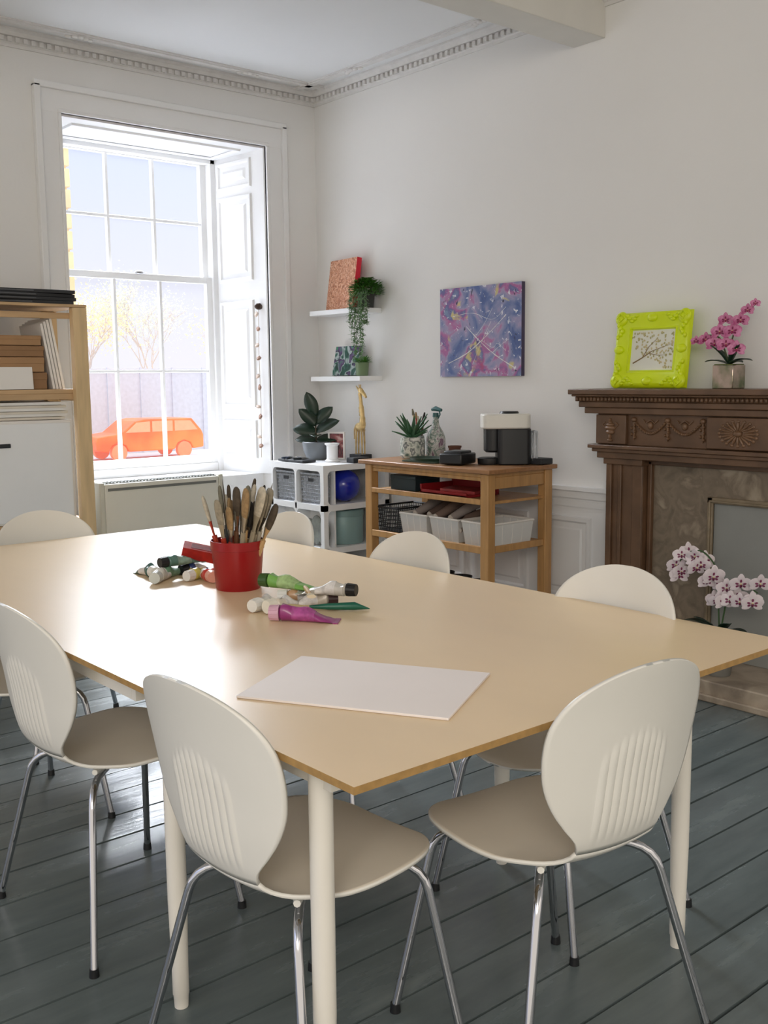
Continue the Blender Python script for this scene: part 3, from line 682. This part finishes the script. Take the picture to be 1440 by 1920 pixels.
# ---------------------------------------------------------------- wall shelves
for z,lab in ((1.775,'white floating wall shelf holding copper relief canvas'),(1.365,'white floating wall shelf holding small painting')):
    b=MB(); b.b2(3.94,W,4.88,5.38,z-.03,z); b.make('wall_shelf',mWhite,label=lab,cat='shelf',bevel=.003,group='white floating shelves')
mCop=ramp_mat('copper_relief',[(.3,S(160,96,72)),(.5,S(220,156,122)),(.62,S(242,202,174)),(.8,S(196,116,88))],30,6,3,.35,bump=1,metal=.3)
b=MB(f); b.b2(-.155,.155,0,.31,0,.035); o=b.make('relief_canvas',[mCop,M('red_edge',S(215,20,50),.4)],loc=(4.05,5.17,1.777),rot=(0,rad(8),rad(-6)),label='copper textured canvas with red edges leaning on shelf',cat='canvas',smooth=0)
for p in o.data.polygons:
    if p.normal.x>-.5:p.material_index=1
b=MB(f); b.b2(-.12,.12,0,.185,0,.02); mArt2=ramp_mat('small_art',[(.30,S(20,40,34)),(.42,S(24,90,72)),(.5,S(180,190,190)),(.54,S(28,38,50)),(.63,S(90,60,110)),(.75,S(60,140,100))],9,1,2.0,.4,bump=0)
o=b.make('small_painting',[mArt2,mBlack],loc=(4.04,5.14,1.367),rot=(0,rad(12),0),label='small green and black abstract painting on shelf',cat='painting',smooth=0)
tp=E('trailing_plant','trailing green plant in dark pot hanging over shelf','plant',(4.03,4.92,1.777))
b=MB(); b.lathe([(0,0),(.045,0),(.055,.09),(.058,.095),(.052,.095),(.045,.08),(0,.08)]); b.make('pot',M('dark_pot',S(50,52,50),.6),parent=tp)
b=MB(); lv=MB(); rr=random.Random(3)
for k in range(1300):
    a=rr.uniform(0,6.28); e=rr.uniform(-.5,1.5); r_=rr.uniform(.05,.105)
    p=(r_*math.cos(a)*math.cos(e)*.8,r_*math.sin(a)*math.cos(e)*1.2,.10+r_*.75*math.sin(e)); lv.leaf(p,(math.cos(a),math.sin(a),rr.uniform(0,.8)),.024,.014,.3,n=2)
for k in range(16):
    y=-.13+.15*k/15+rr.uniform(-.01,.01); x=-.10-rr.uniform(0,.02); L=rr.choice([.09,.13,.17,.24,.32,.36]) if -.11<y<.0 else rr.uniform(.05,.14)
    pts=[(0,0,.09),(x*.5,y*.6,.11),(x,y,.05)]
    z=.04
    while z>-L: z-=.03; pts.append((x+rr.uniform(-.006,.006),y+rr.uniform(-.008,.008),z))
    b.tube(pts,.0014,5)
    for q in pts[2:]:
        for _ in range(6): lv.leaf((q[0],q[1],q[2]+rr.uniform(-.02,.02)),(rr.uniform(-1,1),rr.uniform(-1,1),rr.uniform(-.4,.5)),.023,.013,.3,mi=1,n=2)
b.make('vines',mLeafL,parent=tp,recalc=False); lv.make('leaves',[mLeafG,mLeafL],parent=tp,recalc=False)
sp=E('potted_plant','small plant in ribbed green cup on wall shelf','plant',(4.0,4.93,1.367))
b=MB(); b.lathe([(0,0),(.036,0),(.042,.075),(.044,.08),(.04,.08),(.034,.07),(0,.068)]); b.make('pot',M('sage_pot',S(110,132,96),.4),parent=sp)
lv=MB()
for k in range(60):
    a=rr.uniform(0,6.28); lv.leaf((.02*math.cos(a),.02*math.sin(a),.075),(math.cos(a),math.sin(a),rr.uniform(.3,2)),rr.uniform(.03,.07),.012,.5,n=3)
lv.make('leaves',mLeafG,parent=sp,recalc=False)
# ---------------------------------------------------------------- cubby unit
cb=E('cubby_unit','white cube storage unit with rounded openings','shelf unit',(3.57,4.77,0))
cw,cd,chh=.50,.56,.85
b=MB()
for z in (.07,.325,.58,.815): b.b2(0,cw,0,cd,z,z+.035)
b.b2(.0,.032,.0,.032,.105,.815); b.b2(cw-.032,cw,0,cd,.105,.815); b.b2(.032,cw-.032,cd-.02,cd,.105,.815)
b.b2(0,.032,cd-.04,cd-.02,.105,.815); b.b2(.0,.10,.272,.288,.105,.815); b.b2(.10,.112,.032,cd-.02,.105,.815)
for z,h in ((.105,.22),(.36,.22),(.615,.20)):
    for (fr_,w0,w1) in ((((0,0,0),(1,0,0),(0,0,1),(0,1,0)),.032,cw-.032),(((0,0,0),(0,1,0),(0,0,1),(1,0,0)),.032,.272),(((0,0,0),(0,1,0),(0,0,1),(1,0,0)),.288,cd-.04)):
        b.fr=fr_
        for (cx,sx,cz,sz) in ((w0,1,z,1),(w1,-1,z,1),(w0,1,z+h,-1),(w1,-1,z+h,-1)):
            r_=.03
            for q in range(6):
                t0,t1=rad(15*q),rad(15*(q+1))
                p0=(cx+sx*r_*(1-math.sin(t0)),cz+sz*r_*(1-math.cos(t0))); p1=(cx+sx*r_*(1-math.sin(t1)),cz+sz*r_*(1-math.cos(t1)))
                b.prism([(cx,cz),p0,p1],.0005,.02)
b.fr=None
b.make('carcass',mWhite,parent=cb,smooth=0)
for (x,y) in ((.04,.04),(.44,.04),(.04,.5),(.44,.5)):
    b=MB(); b.cyl((x-.012,y,.03),(x+.012,y,.03),.03,n=18); b.b2(x-.016,x+.016,y-.016,y+.016,.03,.07); b.make('castor',mBlk,parent=cb)
mBask=M('grey_basket',S(172,177,185),.6,var=.25,scale=60)
mTub=M('milky_tub',S(232,232,230),.35,var=.03,alpha=.72)
def mk_basket(x,y,z,dx,dy,h,mat,lab,group=None,rz=0,tub=None):
    t=E('basket',lab,'basket',(x,y,z),rz=rz,group=group)
    b=MB(); k=.9
    def rect(s,zz): return [(-dx/2*s,-dy/2*s,zz),(dx/2*s,-dy/2*s,zz),(dx/2*s,dy/2*s,zz),(-dx/2*s,dy/2*s,zz)]
    b.add(rect(k,0),[(0,1,2,3)])
    def lerp(p,q,t): return tuple(p[i]+(q[i]-p[i])*t for i in range(3))
    lo=rect(k,0); hi=rect(1,h)
    for s_ in range(4):
        a0,a1=lo[s_],lo[(s_+1)%4]; c0,c1=hi[s_],hi[(s_+1)%4]
        L=dx if s_%2==0 else dy; st=.014 if not tub else .05
        n=max(6,int(L/st)) if not tub else 4; m=max(3,int(h/.02)) if not tub else 1; rr_=.0025 if not tub else .0014
        for q in range(n+1): b.tube([lerp(a0,a1,q/n),lerp(c0,c1,q/n)],rr_,4)
        for q in range(m+1): b.tube([lerp(a0,c0,q/m),lerp(a1,c1,q/m)],rr_,4)
    b.make('lattice_body',mat,parent=t,smooth=0,recalc=False)
    if tub:
        b=MB()
        for s_ in range(4): b.add([lo[s_],lo[(s_+1)%4],hi[(s_+1)%4],hi[s_]],[(0,1,2,3)])
        b.make('tub_wall',tub,parent=t,smooth=0,recalc=False)
    b=MB()
    for s_ in range(4): b.tube([hi[s_],hi[(s_+1)%4]],.006,6)
    b.make('rim',mat,parent=t); return t
for k,(yy,dd) in enumerate(((4.92,.205),(5.175,.205))):
    o=mk_basket(3.624,yy,.617,.068,dd,.175,mBask,'grey lattice basket in white storage cube',group='grey baskets in the cubby unit')
    MB().box((0,0,.085),(.052,.175,.15)).make('liner',M('basket_liner',S(206,210,216),.8,var=.15,scale=30),parent=o)
    MB().box((-.034,0,.14),(.005,.05,.02)).make('handle',mBlack,parent=o)
b=MB(); b.ell((0,0,0),(.099,.099,.099),nu=36,nv=24); b.make('ball',M('blue_rubber',S(14,34,160),.22,coat=.5),loc=(3.80,4.872,.715),label='shiny deep blue ball in white storage cube',cat='ball')
tn=E('storage_tin','pale teal round tin in lower storage cube','tin',(3.83,4.92,.362))
b=MB(); b.lathe([(0,0),(.118,0),(.12,.004),(.12,.165),(.118,.17)],n=40); b.make('tin_body',M('teal_tin',S(140,170,170),.4,.1),parent=tn)
b=MB(); b.lathe([(.124,.165),(.124,.2),(.12,.205),(0,.207)],n=40); b.make('lid',M('teal_tin_lid',S(130,160,160),.4,.1),parent=tn)
b=MB(); rr=random.Random(9)
for k in range(3): b.ell((rr.uniform(-.003,.003),-.07+.07*k,.08+.012*(k%2)),(.030,.05,.078+.012*(k%2)),nu=12,nv=8)
b.make('cloth_bundle',M('cloth_grey',S(160,165,160),.9,var=.3,scale=20),loc=(3.632,4.925,.362),label='crumpled grey-white cloth bundle in lower cube',cat='cloth')
Zc=.852
rp=E('rubber_plant','dark-leaved rubber plant in grey bowl pot','plant',(3.85,5.21,Zc))
b=MB(); b.lathe([(0,0),(.06,0),(.082,.05),(.09,.105),(.084,.11),(.078,.09),(0,.085)]); b.make('pot',M('grey_ceramic',S(120,126,132),.4),parent=rp)
b=MB(); b.tube([(0,0,.08),(.0,.005,.2),(.005,0,.34)],[.006,.005,.003],8); b.make('stem',M('stem_brown',S(70,60,40),.7),parent=rp)
b=MB()
for (d,L,w,z,dr,up) in (((-.3,.2,1),.16,.095,.27,.1,(-1,-1,0)),((.45,-.65,.55),.17,.10,.17,.35,(-1,-.6,.9)),((-.45,.65,.35),.16,.10,.16,.4,(-1,-.8,.6)),((.5,-.5,.9),.15,.09,.22,.3,(-1,-1,.5)),((-.5,.4,.8),.15,.09,.21,.3,(-1,-1,.4)),((-.55,.75,.1),.14,.09,.12,.2,(-.6,-.6,1)),((.6,-.75,.15),.15,.09,.12,.2,(-.6,-.6,1)),((-.6,-.7,.3),.13,.09,.14,.5,(-.3,-.3,1)),((.1,.5,.9),.14,.08,.25,.2,(-1,-1,0))):
    b.leaf((0,0,z),d,L,w*.88,dr,n=9,fold=.18,up=up)
b.make('leaves',mLeafD,parent=rp,recalc=False,solid=.002,smooth=60)
so=E('spool','white plastic thread spool on cubby top','spool',(3.79,4.97,Zc))
b=MB(); b.lathe([(0,0),(.044,0),(.046,.006),(.04,.012),(.034,.014),(.034,.095),(.04,.1),(.046,.106),(.044,.112),(.01,.112),(0,.1)]); b.make('spool_body',mWhite,parent=so)
pf=E('photo_frame','small photo print with dark red tones','photo',(3.93,5.10,Zc),rz=rad(20))
b=MB(f0); b.loops(0,.085,[(.06,.085,0),(.06,.085,.012),(.05,.075,.012),(.05,.075,.008)],0,cap0=0); b.make('frame',mPaper,parent=pf)
MB(f0).b2(-.05,.05,.01,.16,.006,.009).make('photo_print',ramp_mat('photo_print',[(.35,S(60,30,34)),(.5,S(140,70,70)),(.65,S(210,180,170))],16,3,1,.4,bump=0),parent=pf,smooth=0)
gs=E('sculpture','pale gold long-necked animal sculpture on black base','sculpture',(3.955,4.90,Zc))
mGold=M('gold_leaf',S(220,190,132),.38,.55,var=.3,scale=30,bump=.2)
MB().box((0,0,.02),(.09,.11,.04)).make('base',mBlk,parent=gs,bevel=.003)
b=MB()
# four slender legs, short body, long neck, head with ears and muzzle
for (lx,ly) in ((-.012,-.030),(.012,-.026),(-.012,.030),(.012,.034)):
    b.tube(crom([(lx,ly,.04),(lx,ly*.95,.11),(lx*.9,ly*.8,.19)],5),[.0045]*5+[.006]*5+[.011],8)
b.ell((0,.002,.205),(.020,.046,.027),nu=16,nv=10)
b.tube(crom([(0,-.020,.21),(0,-.022,.27),(0,-.012,.34),(0,.0,.41)],6),[.021]*3+[.018]*3+[.014]*6+[.011]*6+[.012],12)
b.ell((0,-.008,.425),(.014,.026,.018),nu=14,nv=8,R=Euler((rad(25),0,0)).to_matrix())
b.tube([(0,-.02,.42),(0,-.045,.398),(0,-.06,.385)],[.013,.011,.007],10)
for s_ in (-1,1):
    b.tube([(s_*.008,.006,.435),(s_*.018,.014,.455)],[.006,.002],8)
    b.tube([(s_*.005,-.002,.438),(s_*.006,-.001,.462)],[.003,.0035],8)
b.tube(crom([(0,.042,.215),(0,.058,.18),(0,.055,.13)],4),[.005]*4+[.004]*4+[.006],8)
for q in range(7): b.ell((0,-.001+.004*math.sin(q),.28+.02*q),(.004,.010,.012),nu=8,nv=6)
b.make('figure',mGold,parent=gs)
b=MB(); b.box((0,0,.008),(.10,.26,.014)); 
b.make('tool_mat',mBlack,loc=(3.64,5.13,Zc),label='dark mat laid on cubby top',cat='mat',bevel=.003)
for k,(x,y,a) in enumerate(((3.63,5.2,20),(3.64,5.08,-35),(3.66,5.15,80))):
    pl=E('pliers','small hand pliers with dark grips','tool',(x,y,Zc+.022),rz=rad(a),group='hand tools on the cubby')
    MB().tube([(-.05,.016,0),(-.02,.012,0),(0,0,0)],.006,8).tube([(-.05,-.016,0),(-.02,-.012,0),(0,0,0)],.006,8).make('grips',M('grip_%d'%k,[S(50,60,80),S(40,44,48),S(90,90,94)][k],.5),parent=pl)
    MB().tube([(0,0,0),(.02,.002,0),(.045,0,0)],[.008,.007,.002],8).make('jaws',mSteel,parent=pl)
b=MB(); b.b2(-.06,.06,-.035,.035,0,.03); b.make('small_box',mBlack,loc=(3.86,4.81,Zc),label='small black box on cubby top',cat='box',bevel=.003)
# ---------------------------------------------------------------- trolley
tr=E('storage_trolley','wooden kitchen-style trolley with two shelves','trolley',(3.55,3.43,0))
tw,tl,lg=.47,.97,.052
b=MB(); b.b2(-.02,tw+.01,-.025,tl,.888,.91); b.make('top_board',mBeechT,parent=tr,bevel=.004)
for (x,y) in ((0,0),(tw-lg,0),(0,tl-.09),(tw-lg,tl-.09)):
    b=MB(); b.b2(x,x+lg,y,y+lg,0.0,.887); b.make('leg',mBeech,parent=tr,bevel=.004)
b=MB(); b.b2(0.01,tw-.01,0.01,tl-.04,.868,.887); b.b2(.01,.03,lg,tl-.09,.85,.868)
b.b2(.0,.02,lg,tl-.09,.735,.762); b.b2(.02,tw-.02,.02,tl-.05,.735,.75); b.b2(lg,tw-lg,0.01,.03,.81,.868)
b.make('middle_shelf',mBeech,parent=tr,bevel=.003)
b=MB(); b.b2(.0,.02,lg,tl-.09,.495,.53); b.b2(.02,tw-.02,.02,tl-.05,.505,.52); b.b2(lg,tw-lg,.01,.03,.495,.53); b.make('lower_shelf',mBeech,parent=tr,bevel=.003)
b=MB(); b.b2(.02,tw-.02,.02,tl-.05,.19,.205); b.b2(.0,.02,lg,tl-.09,.17,.21); b.make('bottom_shelf',mBeech,parent=tr,bevel=.003)
mWB=M('white_basket',S(230,226,220),.5,var=.05); mBB=M('black_basket',S(36,38,42),.5)
mk_basket(3.74,4.24,.522,.28,.19,.13,mBB,'black lattice basket on trolley shelf',group='baskets on the trolley shelf')
for k,y in enumerate((4.015,3.78,3.545)):
    mk_basket(3.74,y,.522,.30,.21,.115,mWB,'milky plastic tub holding rolled materials' if k<2 else 'milky plastic tub on trolley shelf',group='baskets on the trolley shelf',tub=mTub)
for k in range(9):
    y=3.71+.045*k; b=MB(); b.tube([(-.10,0,0),(0,.01*(-1)**k,.01),(.10,0,0)],[.02,.026,.018],12); b.ell((-.105,0,0),(.012,.019,.019),1)
    b.make('clay_roll',[M('roll_%d'%(k%3),[S(120,100,90),S(150,140,136),S(96,78,70)][k%3],.8),M('roll_end',S(200,190,180),.8)],loc=(3.71+.02*(k%3),y,.62+.05*(k%2)),rot=(0,rad(-20),rad(10*(-1)**k)),label='rolled grey-brown material bundle in plastic tub',cat='roll',group='rolled bundles in the tubs')
for k in range(3): b=MB(); b.lathe([(0,0),(.05,0),(.06,.12),(.062,.125),(.056,.12),(.046,.01),(0,.01)]); b.make('plant_pot',mBlk,loc=(3.66+.02*k,3.6+.15*k,.207),label='black plastic plant pot on bottom shelf',cat='pot',group='black pots on bottom shelf')
b=MB(); b.b2(-.09,.09,-.10,.10,0,.075); b.b2(-.092,.092,-.102,.102,.06,.08); b.make('storage_box',M('dark_teal_box',S(36,52,56),.5),loc=(3.72,4.14,.752),label='dark teal lidded box on trolley shelf',cat='box',bevel=.003)
rb=E('red_box','open red tray box on trolley shelf','box',(3.72,3.80,.752))
b=MB(); b.b2(-.12,.12,-.17,.17,0,.012); b.b2(-.12,.12,.16,.17,0,.05); b.b2(.11,.12,-.17,.17,0,.08); b.b2(-.12,-.11,-.17,.17,0,.024); b.make('tray',M('red_card2',S(150,24,30),.5),parent=rb,bevel=.002)
MB().box((0,-.04,.022),(.16,.20,.018),R=Euler((.05,0,.3)).to_matrix()).make('packet',M('dark_red',S(170,60,60),.4,var=.4,scale=30),parent=rb)
Zt=.912
al=E('aloe_plant','aloe succulent in patterned pot','plant',(3.80,4.25,Zt))
b=MB(); b.lathe([(0,0),(.06,0),(.064,.006)]+[(.066+.0025*(k%2),.01+.008*k) for k in range(13)]+[(.066,.115),(.058,.112),(0,.10)]); b.make('pot',ramp_mat('striped_pot',[(.35,S(60,90,80)),(.48,S(210,214,205)),(.55,S(90,100,100)),(.65,S(220,220,214))],18,3,0,.4,bump=0),parent=al)
b=MB()
for k in range(20):
    a=k*2.4; e=.4+1.8*(k/20); b.leaf((.01*math.cos(a),.01*math.sin(a),.105),(math.cos(a),math.sin(a),e),.11+.05*(k/20),.036,.12,n=6,fold=.5,shape='tri')
b.make('leaves',M('aloe_green',S(58,100,66),.45,var=.3,scale=40),parent=al,recalc=False,solid=.005)
bt=E('spray_bottle','paint-splattered spray bottle on trolley','bottle',(3.93,4.20,Zt))
mSpl=ramp_mat('splatter',[(.35,S(120,90,110)),(.47,S(200,200,196)),(.58,S(80,110,96)),(.66,S(210,205,200))],30,5,1,.4,bump=.1)
b=MB(); b.lathe([(0,0),(.05,0),(.054,.006),(.054,.10),(.044,.135),(.02,.175),(.015,.21),(.015,.225),(0,.225)]); b.make('bottle_body',mSpl,parent=bt)
b=MB(); b.cyl((0,0,.222),(0,0,.245),.018,.016); b.tube([(0,.03,.262),(0,0,.268),(0,-.045,.26)],[.008,.014,.009],10); b.tube([(0,-.03,.255),(0,-.034,.235),(0,-.02,.215)],.004,6)
b.make('trigger_head',M('teal_plastic',S(40,90,90),.4),parent=bt)
jr=E('tool_jar','paint-stained glass jar with brushes','jar',(3.92,4.33,Zt))
b=MB(); b.lathe([(0,0),(.035,0),(.037,.08),(.03,.1),(.03,.115),(.026,.115),(0,.02)]); b.make('jar_body',mSpl,parent=jr)
for k in range(5):
    b=MB(); a=k*1.3; b.tube([(.01*math.cos(a),.01*math.sin(a),.03),(.03*math.cos(a),.03*math.sin(a),.19+.02*(k%3))],[.003,.005],8); b.tube([(.03*math.cos(a),.03*math.sin(a),.19+.02*(k%3)),(.036*math.cos(a),.036*math.sin(a),.225+.02*(k%3))],[.009,.004],8,mi=1)
    b.make('paint_brush',[M('handle_%d'%k,hcol[k],.5),M('bristle_%d'%k,bcol[k],.9)],loc=(3.92,4.33,Zt),label='paint brush standing in stained jar',cat='paint brush',group='brushes in the jar')
b=MB(); b.lathe([(0,0),(.026,0),(.034,.055),(.037,.056),(.038,.066),(.034,.066),(.03,.05),(0,.045)]); b.make('terracotta_pot',M('dark_terracotta',S(96,62,48),.8),loc=(3.95,4.07,Zt),label='small dark terracotta pot on trolley',cat='pot')
b=MB(); b.prism(circ_poly(.20,.26,.03),0,.006,0,'abc'); b.lathe([(.09,.004),(.095,.02),(.09,.02),(.08,.008)],n=32,sy=1.3)
b.make('tray',M('dark_green_tray',S(44,62,48),.4),loc=(3.70,4.0,Zt),label='dark green shallow tray on trolley',cat='tray')
b=MB(); b.box((0,0,.03),(.16,.13,.055)); b.box((0,0,.06),(.12,.10,.02)); b.make('equipment_case',mBlk,loc=(3.67,3.76,Zt),rot=(0,0,.3),label='black equipment case beside coffee machine',cat='case',bevel=.008)
cm=E('coffee_machine','capsule coffee machine with white top and black body','coffee machine',(3.85,3.60,Zt),rz=rad(-40))
b=MB(); b.prism(circ_poly(.17,.155,.03),0,.18,0,'abc'); o=b.make('body',mBlk,parent=cm,loc=(.04,-.0,0),bevel=.004)
b=MB(); b.prism(circ_poly(.245,.16,.035,cx=0),.18,.255,0,'abc'); b.make('top_housing',M('cm_white',S(225,222,214),.35),parent=cm,loc=(-.0,-.0,0),bevel=.008)
b=MB(); b.lathe([(.0,.06),(.036,.06),(.047,.07),(.048,.18)],(-.062,-.0,0),24); b.make('brew_head',mBlk,parent=cm)
b=MB(); b.lathe([(0,0),(.058,0),(.06,.01),(.06,.03),(.05,.034),(0,.034)],(-.08,-.0,0),28); b.make('drip_tray',mBlk,parent=cm)
MB().cyl((.02,-.0,.255),(.02,-.0,.266),.05,.045,n=28).make('lever',mBlk,parent=cm)
b=MB(); b.b2(.127,.16,-.06,.05,.01,.17); b.make('water_tank',mGlass,parent=cm,bevel=.01)
b=MB(); b.b2(-.045,.045,-.05,.05,0,.03); b.make('wallet',mBlack,loc=(3.96,3.465,Zt),label='small black wallet lying at trolley corner',cat='wallet',bevel=.004)
# ---------------------------------------------------------------- radiator
ra=E('radiator','cream panel convector heater under the window','radiator',(2.48,5.40,.28))
mRad=M('cream_metal',S(226,224,212),.45,var=.03); mGr=M('grille_dark',S(120,122,118),.5)
b=MB(); b.b2(.03,.77,0,.09,0,.495); b.make('panel',mRad,parent=ra,bevel=.008,bseg=3)
for x in (0,.77): MB().b2(x,x+.03,-.004,.094,0,.505).make('end_cap',M('cream_plastic',S(214,212,198),.5),parent=ra,bevel=.006)
b=MB(); b.b2(.04,.76,.012,.075,.493,.500)
for k in range(34): b.b2(.05+k*.021,.056+k*.021,.015,.07,.500,.506,0)
b.make('top_grille',mGr,parent=ra)
b=MB(); b.b2(.05,.75,-.003,.001,.455,.470); b.make('front_slot',mGr,parent=ra,smooth=0)
for x in (.1,.7): MB().b2(x-.02,x+.02,.02,.07,-.28,0).make('foot',mRad,parent=ra,smooth=0)
# ---------------------------------------------------------------- pine shelving
sh=E('shelving_unit','open pine shelving unit with stored materials','shelving',(1.435,5.03,0))
sw,sd=.85,.42
for (x,y) in ((sw-.075,0),(sw-.075,sd-.045),(0,0),(0,sd-.045)):
    MB().b2(x,x+.075,y,y+.045,0,1.72).make('post',mPine,parent=sh,bevel=.003)
for z in (1.695,1.29,.62,.15):
    b=MB(); b.b2(0,sw,.0,sd,z+.026,z+.04) if z>1.6 else b.b2(.0,sw-.02,.047,sd-.047,z,z+.022); b.b2(.0,sw-.0,.045,.06,z-.03,z); b.make('shelf',mPineH,parent=sh,bevel=.002)
b=MB(); b.b2(0,.006,.05,sd-.05,0,1.7); b.b2(sw-.012,sw-.006,.045,sd-.045,1.25,1.29); b.make('side_rail',mPine,parent=sh,smooth=0)
for k in range(4):
    b=MB(); b.b2(-.21,.21,-.15,.15,0,.017); b.b2(-.213,.0,-.153,.153,.005,.012,1)
    b.make('portfolio_folder',[mBlack,M('folder_in',S(90,92,96),.6)],loc=(2.03+.01*(k%2),5.22,1.736+.018*k),rot=(0,0,rad(-3+4*(k%3))),label='black art folder stacked on pine shelving',cat='folder',bevel=.002,group='black folders on top of shelving')
for k,(z,h,w) in enumerate(((1.314,.085,.30),(1.40,.075,.28),(1.476,.055,.26),(1.532,.05,.24))):
    b=MB(); b.b2(-w/2,w/2,-.14,.14,0,h-.002); b.b2(-w/2-.002,w/2+.002,-.142,.142,h*.55,h-.004)
    b.make('cardboard_box',M('cardboard_%d'%(k%2),S(172,134,96) if k%2 else S(152,116,82),.8,var=.1),loc=(1.935+.005*k,5.24,z),rot=(0,0,rad(2*(-1)**k)),label='flat brown cardboard box in stack',cat='box',bevel=.002,group='cardboard boxes on the shelving')
for k in range(4):
    b=MB(); b.b2(-.006,.006,-.14,.14,0,.36-.01*k); b.make('art_board',mPaper,loc=(2.18-.017*k,5.25,1.314),rot=(0,rad(-9),0),label='white art board leaning upright on shelf',cat='board',group='leaning white art boards')
b=MB(); b.b2(-.09,.09,-.004,.004,0,.11); b.make('card_sheet',mPaper,loc=(1.92,5.083,1.314),label='white card leaning on cardboard boxes',cat='card',rot=(rad(-5),0,0))
for k in range(6):
    b=MB(); b.b2(-.355,.335,-.155,.155,0,.012+.002*(k%2)); b.make('board_sheet',M('board_%d'%(k%2),S(236,234,230) if k%2 else S(222,214,200),.6),loc=(1.84+.008*((k*7)%3-1),5.24,1.162+.0145*k),rot=(0,0,rad(.8*((k*5)%3-1))),label='large flat board stacked on white cabinet',cat='board',group='flat boards in the shelving')
wcab=E('drawer_cabinet','white flat-fronted storage box with dark handle','cabinet',(1.865,5.24,.644))
b=MB(); b.b2(-.36,.33,-.17,.16,0,.515); b.make('body',mPaper,parent=wcab,bevel=.004)
b=MB(); b.b2(-.35,.32,-.176,-.17,.01,.5); b.make('drawer',mWhite,parent=wcab,bevel=.003)
MB().b2(-.05,.005,-.186,-.176,.385,.405).make('handle',mBlack,parent=wcab,bevel=.003)
b=MB()
for k in range(8): b.b2(-.3+.075*k,-.235+.075*k,-.14,.14,0,.22+.06*((k*3)%4)/3)
b.make('paper_stack',M('magazines',S(190,190,188),.7,var=.3,scale=30),loc=(1.88,5.24,.174),label='upright magazines and papers on low shelf',cat='papers',kind='stuff')
# ---------------------------------------------------------------- world & light
w=bpy.data.worlds.new('World'); sc.world=w; w.use_nodes=True; nt=w.node_tree; bg=nt.nodes['Background']
tc=nt.nodes.new('ShaderNodeTexCoord'); sx=nt.nodes.new('ShaderNodeSeparateXYZ'); nt.links.new(tc.outputs['Generated'],sx.inputs[0])
r=nt.nodes.new('ShaderNodeMapRange'); nt.links.new(sx.outputs['Z'],r.inputs[0]); r.inputs[1].default_value=.3; r.inputs[2].default_value=.9; r.inputs[3].default_value=1.0; r.inputs[4].default_value=3.0
cy=nt.nodes.new('ShaderNodeMapRange'); nt.links.new(sx.outputs['Y'],cy.inputs[0]); cy.inputs[1].default_value=-.2; cy.inputs[2].default_value=.4; cy.inputs[3].default_value=0; cy.inputs[4].default_value=1
hz=nt.nodes.new('ShaderNodeMapRange'); nt.links.new(sx.outputs['Z'],hz.inputs[0]); hz.inputs[1].default_value=.02; hz.inputs[2].default_value=.26
hm=nt.nodes.new('ShaderNodeMix'); hm.data_type='RGBA'; nt.links.new(hz.outputs[0],hm.inputs['Factor']); hm.inputs['A'].default_value=(.90,.88,.94,1); hm.inputs['B'].default_value=(.66,.75,1.0,1)
mx=nt.nodes.new('ShaderNodeMix'); mx.data_type='RGBA'; nt.links.new(cy.outputs[0],mx.inputs['Factor']); mx.inputs['A'].default_value=(.97,.89,.78,1); nt.links.new(hm.outputs['Result'],mx.inputs['B'])
nt.links.new(mx.outputs['Result'],bg.inputs['Color']); nt.links.new(r.outputs[0],bg.inputs['Strength'])
def area(name,loc,target,sx_,sy_,power,col):
    l=bpy.data.lights.new(name,'AREA'); l.shape='RECTANGLE'; l.size=sx_; l.size_y=sy_; l.energy=power; l.color=col
    o=bpy.data.objects.new(name,l); COL.objects.link(o); o.location=loc
    o.rotation_euler=(Vector(target)-Vector(loc)).to_track_quat('-Z','Y').to_euler(); return o
area('added_daylight_fill',(3.9,8.8,4.8),(2.1,2.8,.7),3.0,2.5,2500,(.88,.93,1.0))  # added area lamp, unseen above the window view, boosting daylight indoors
area('added_room_fill',(-1.5,-1.2,2.9),(2.8,3.2,1.2),1.8,1.8,95,(1,.92,.82))  # unseen fill light added behind the camera to brighten the room
sc.view_settings.view_transform='Standard'
# ---------------------------------------------------------------- camera
cam=bpy.data.cameras.new('Camera'); co=bpy.data.objects.new('Camera',cam); COL.objects.link(co); sc.camera=co
cam.sensor_fit='VERTICAL'; cam.sensor_height=36; cam.lens=36*1930.4/1920; cam.clip_start=.05; cam.clip_end=500
p,yaw,roll=rad(7.4),rad(40.176),rad(-.604)
fh=Vector((math.sin(yaw),math.cos(yaw),0)); rg=Vector((math.cos(yaw),-math.sin(yaw),0)); zz=Vector((0,0,1))
Fv=fh*math.cos(p)-zz*math.sin(p); U=fh*math.sin(p)+zz*math.cos(p)
R=rg*math.cos(roll)+U*math.sin(roll); U2=U*math.cos(roll)-rg*math.sin(roll)
m=Matrix((R,U2,-Fv)).transposed(); co.matrix_world=Matrix.Translation((0,0,1.35))@m.to_4x4()
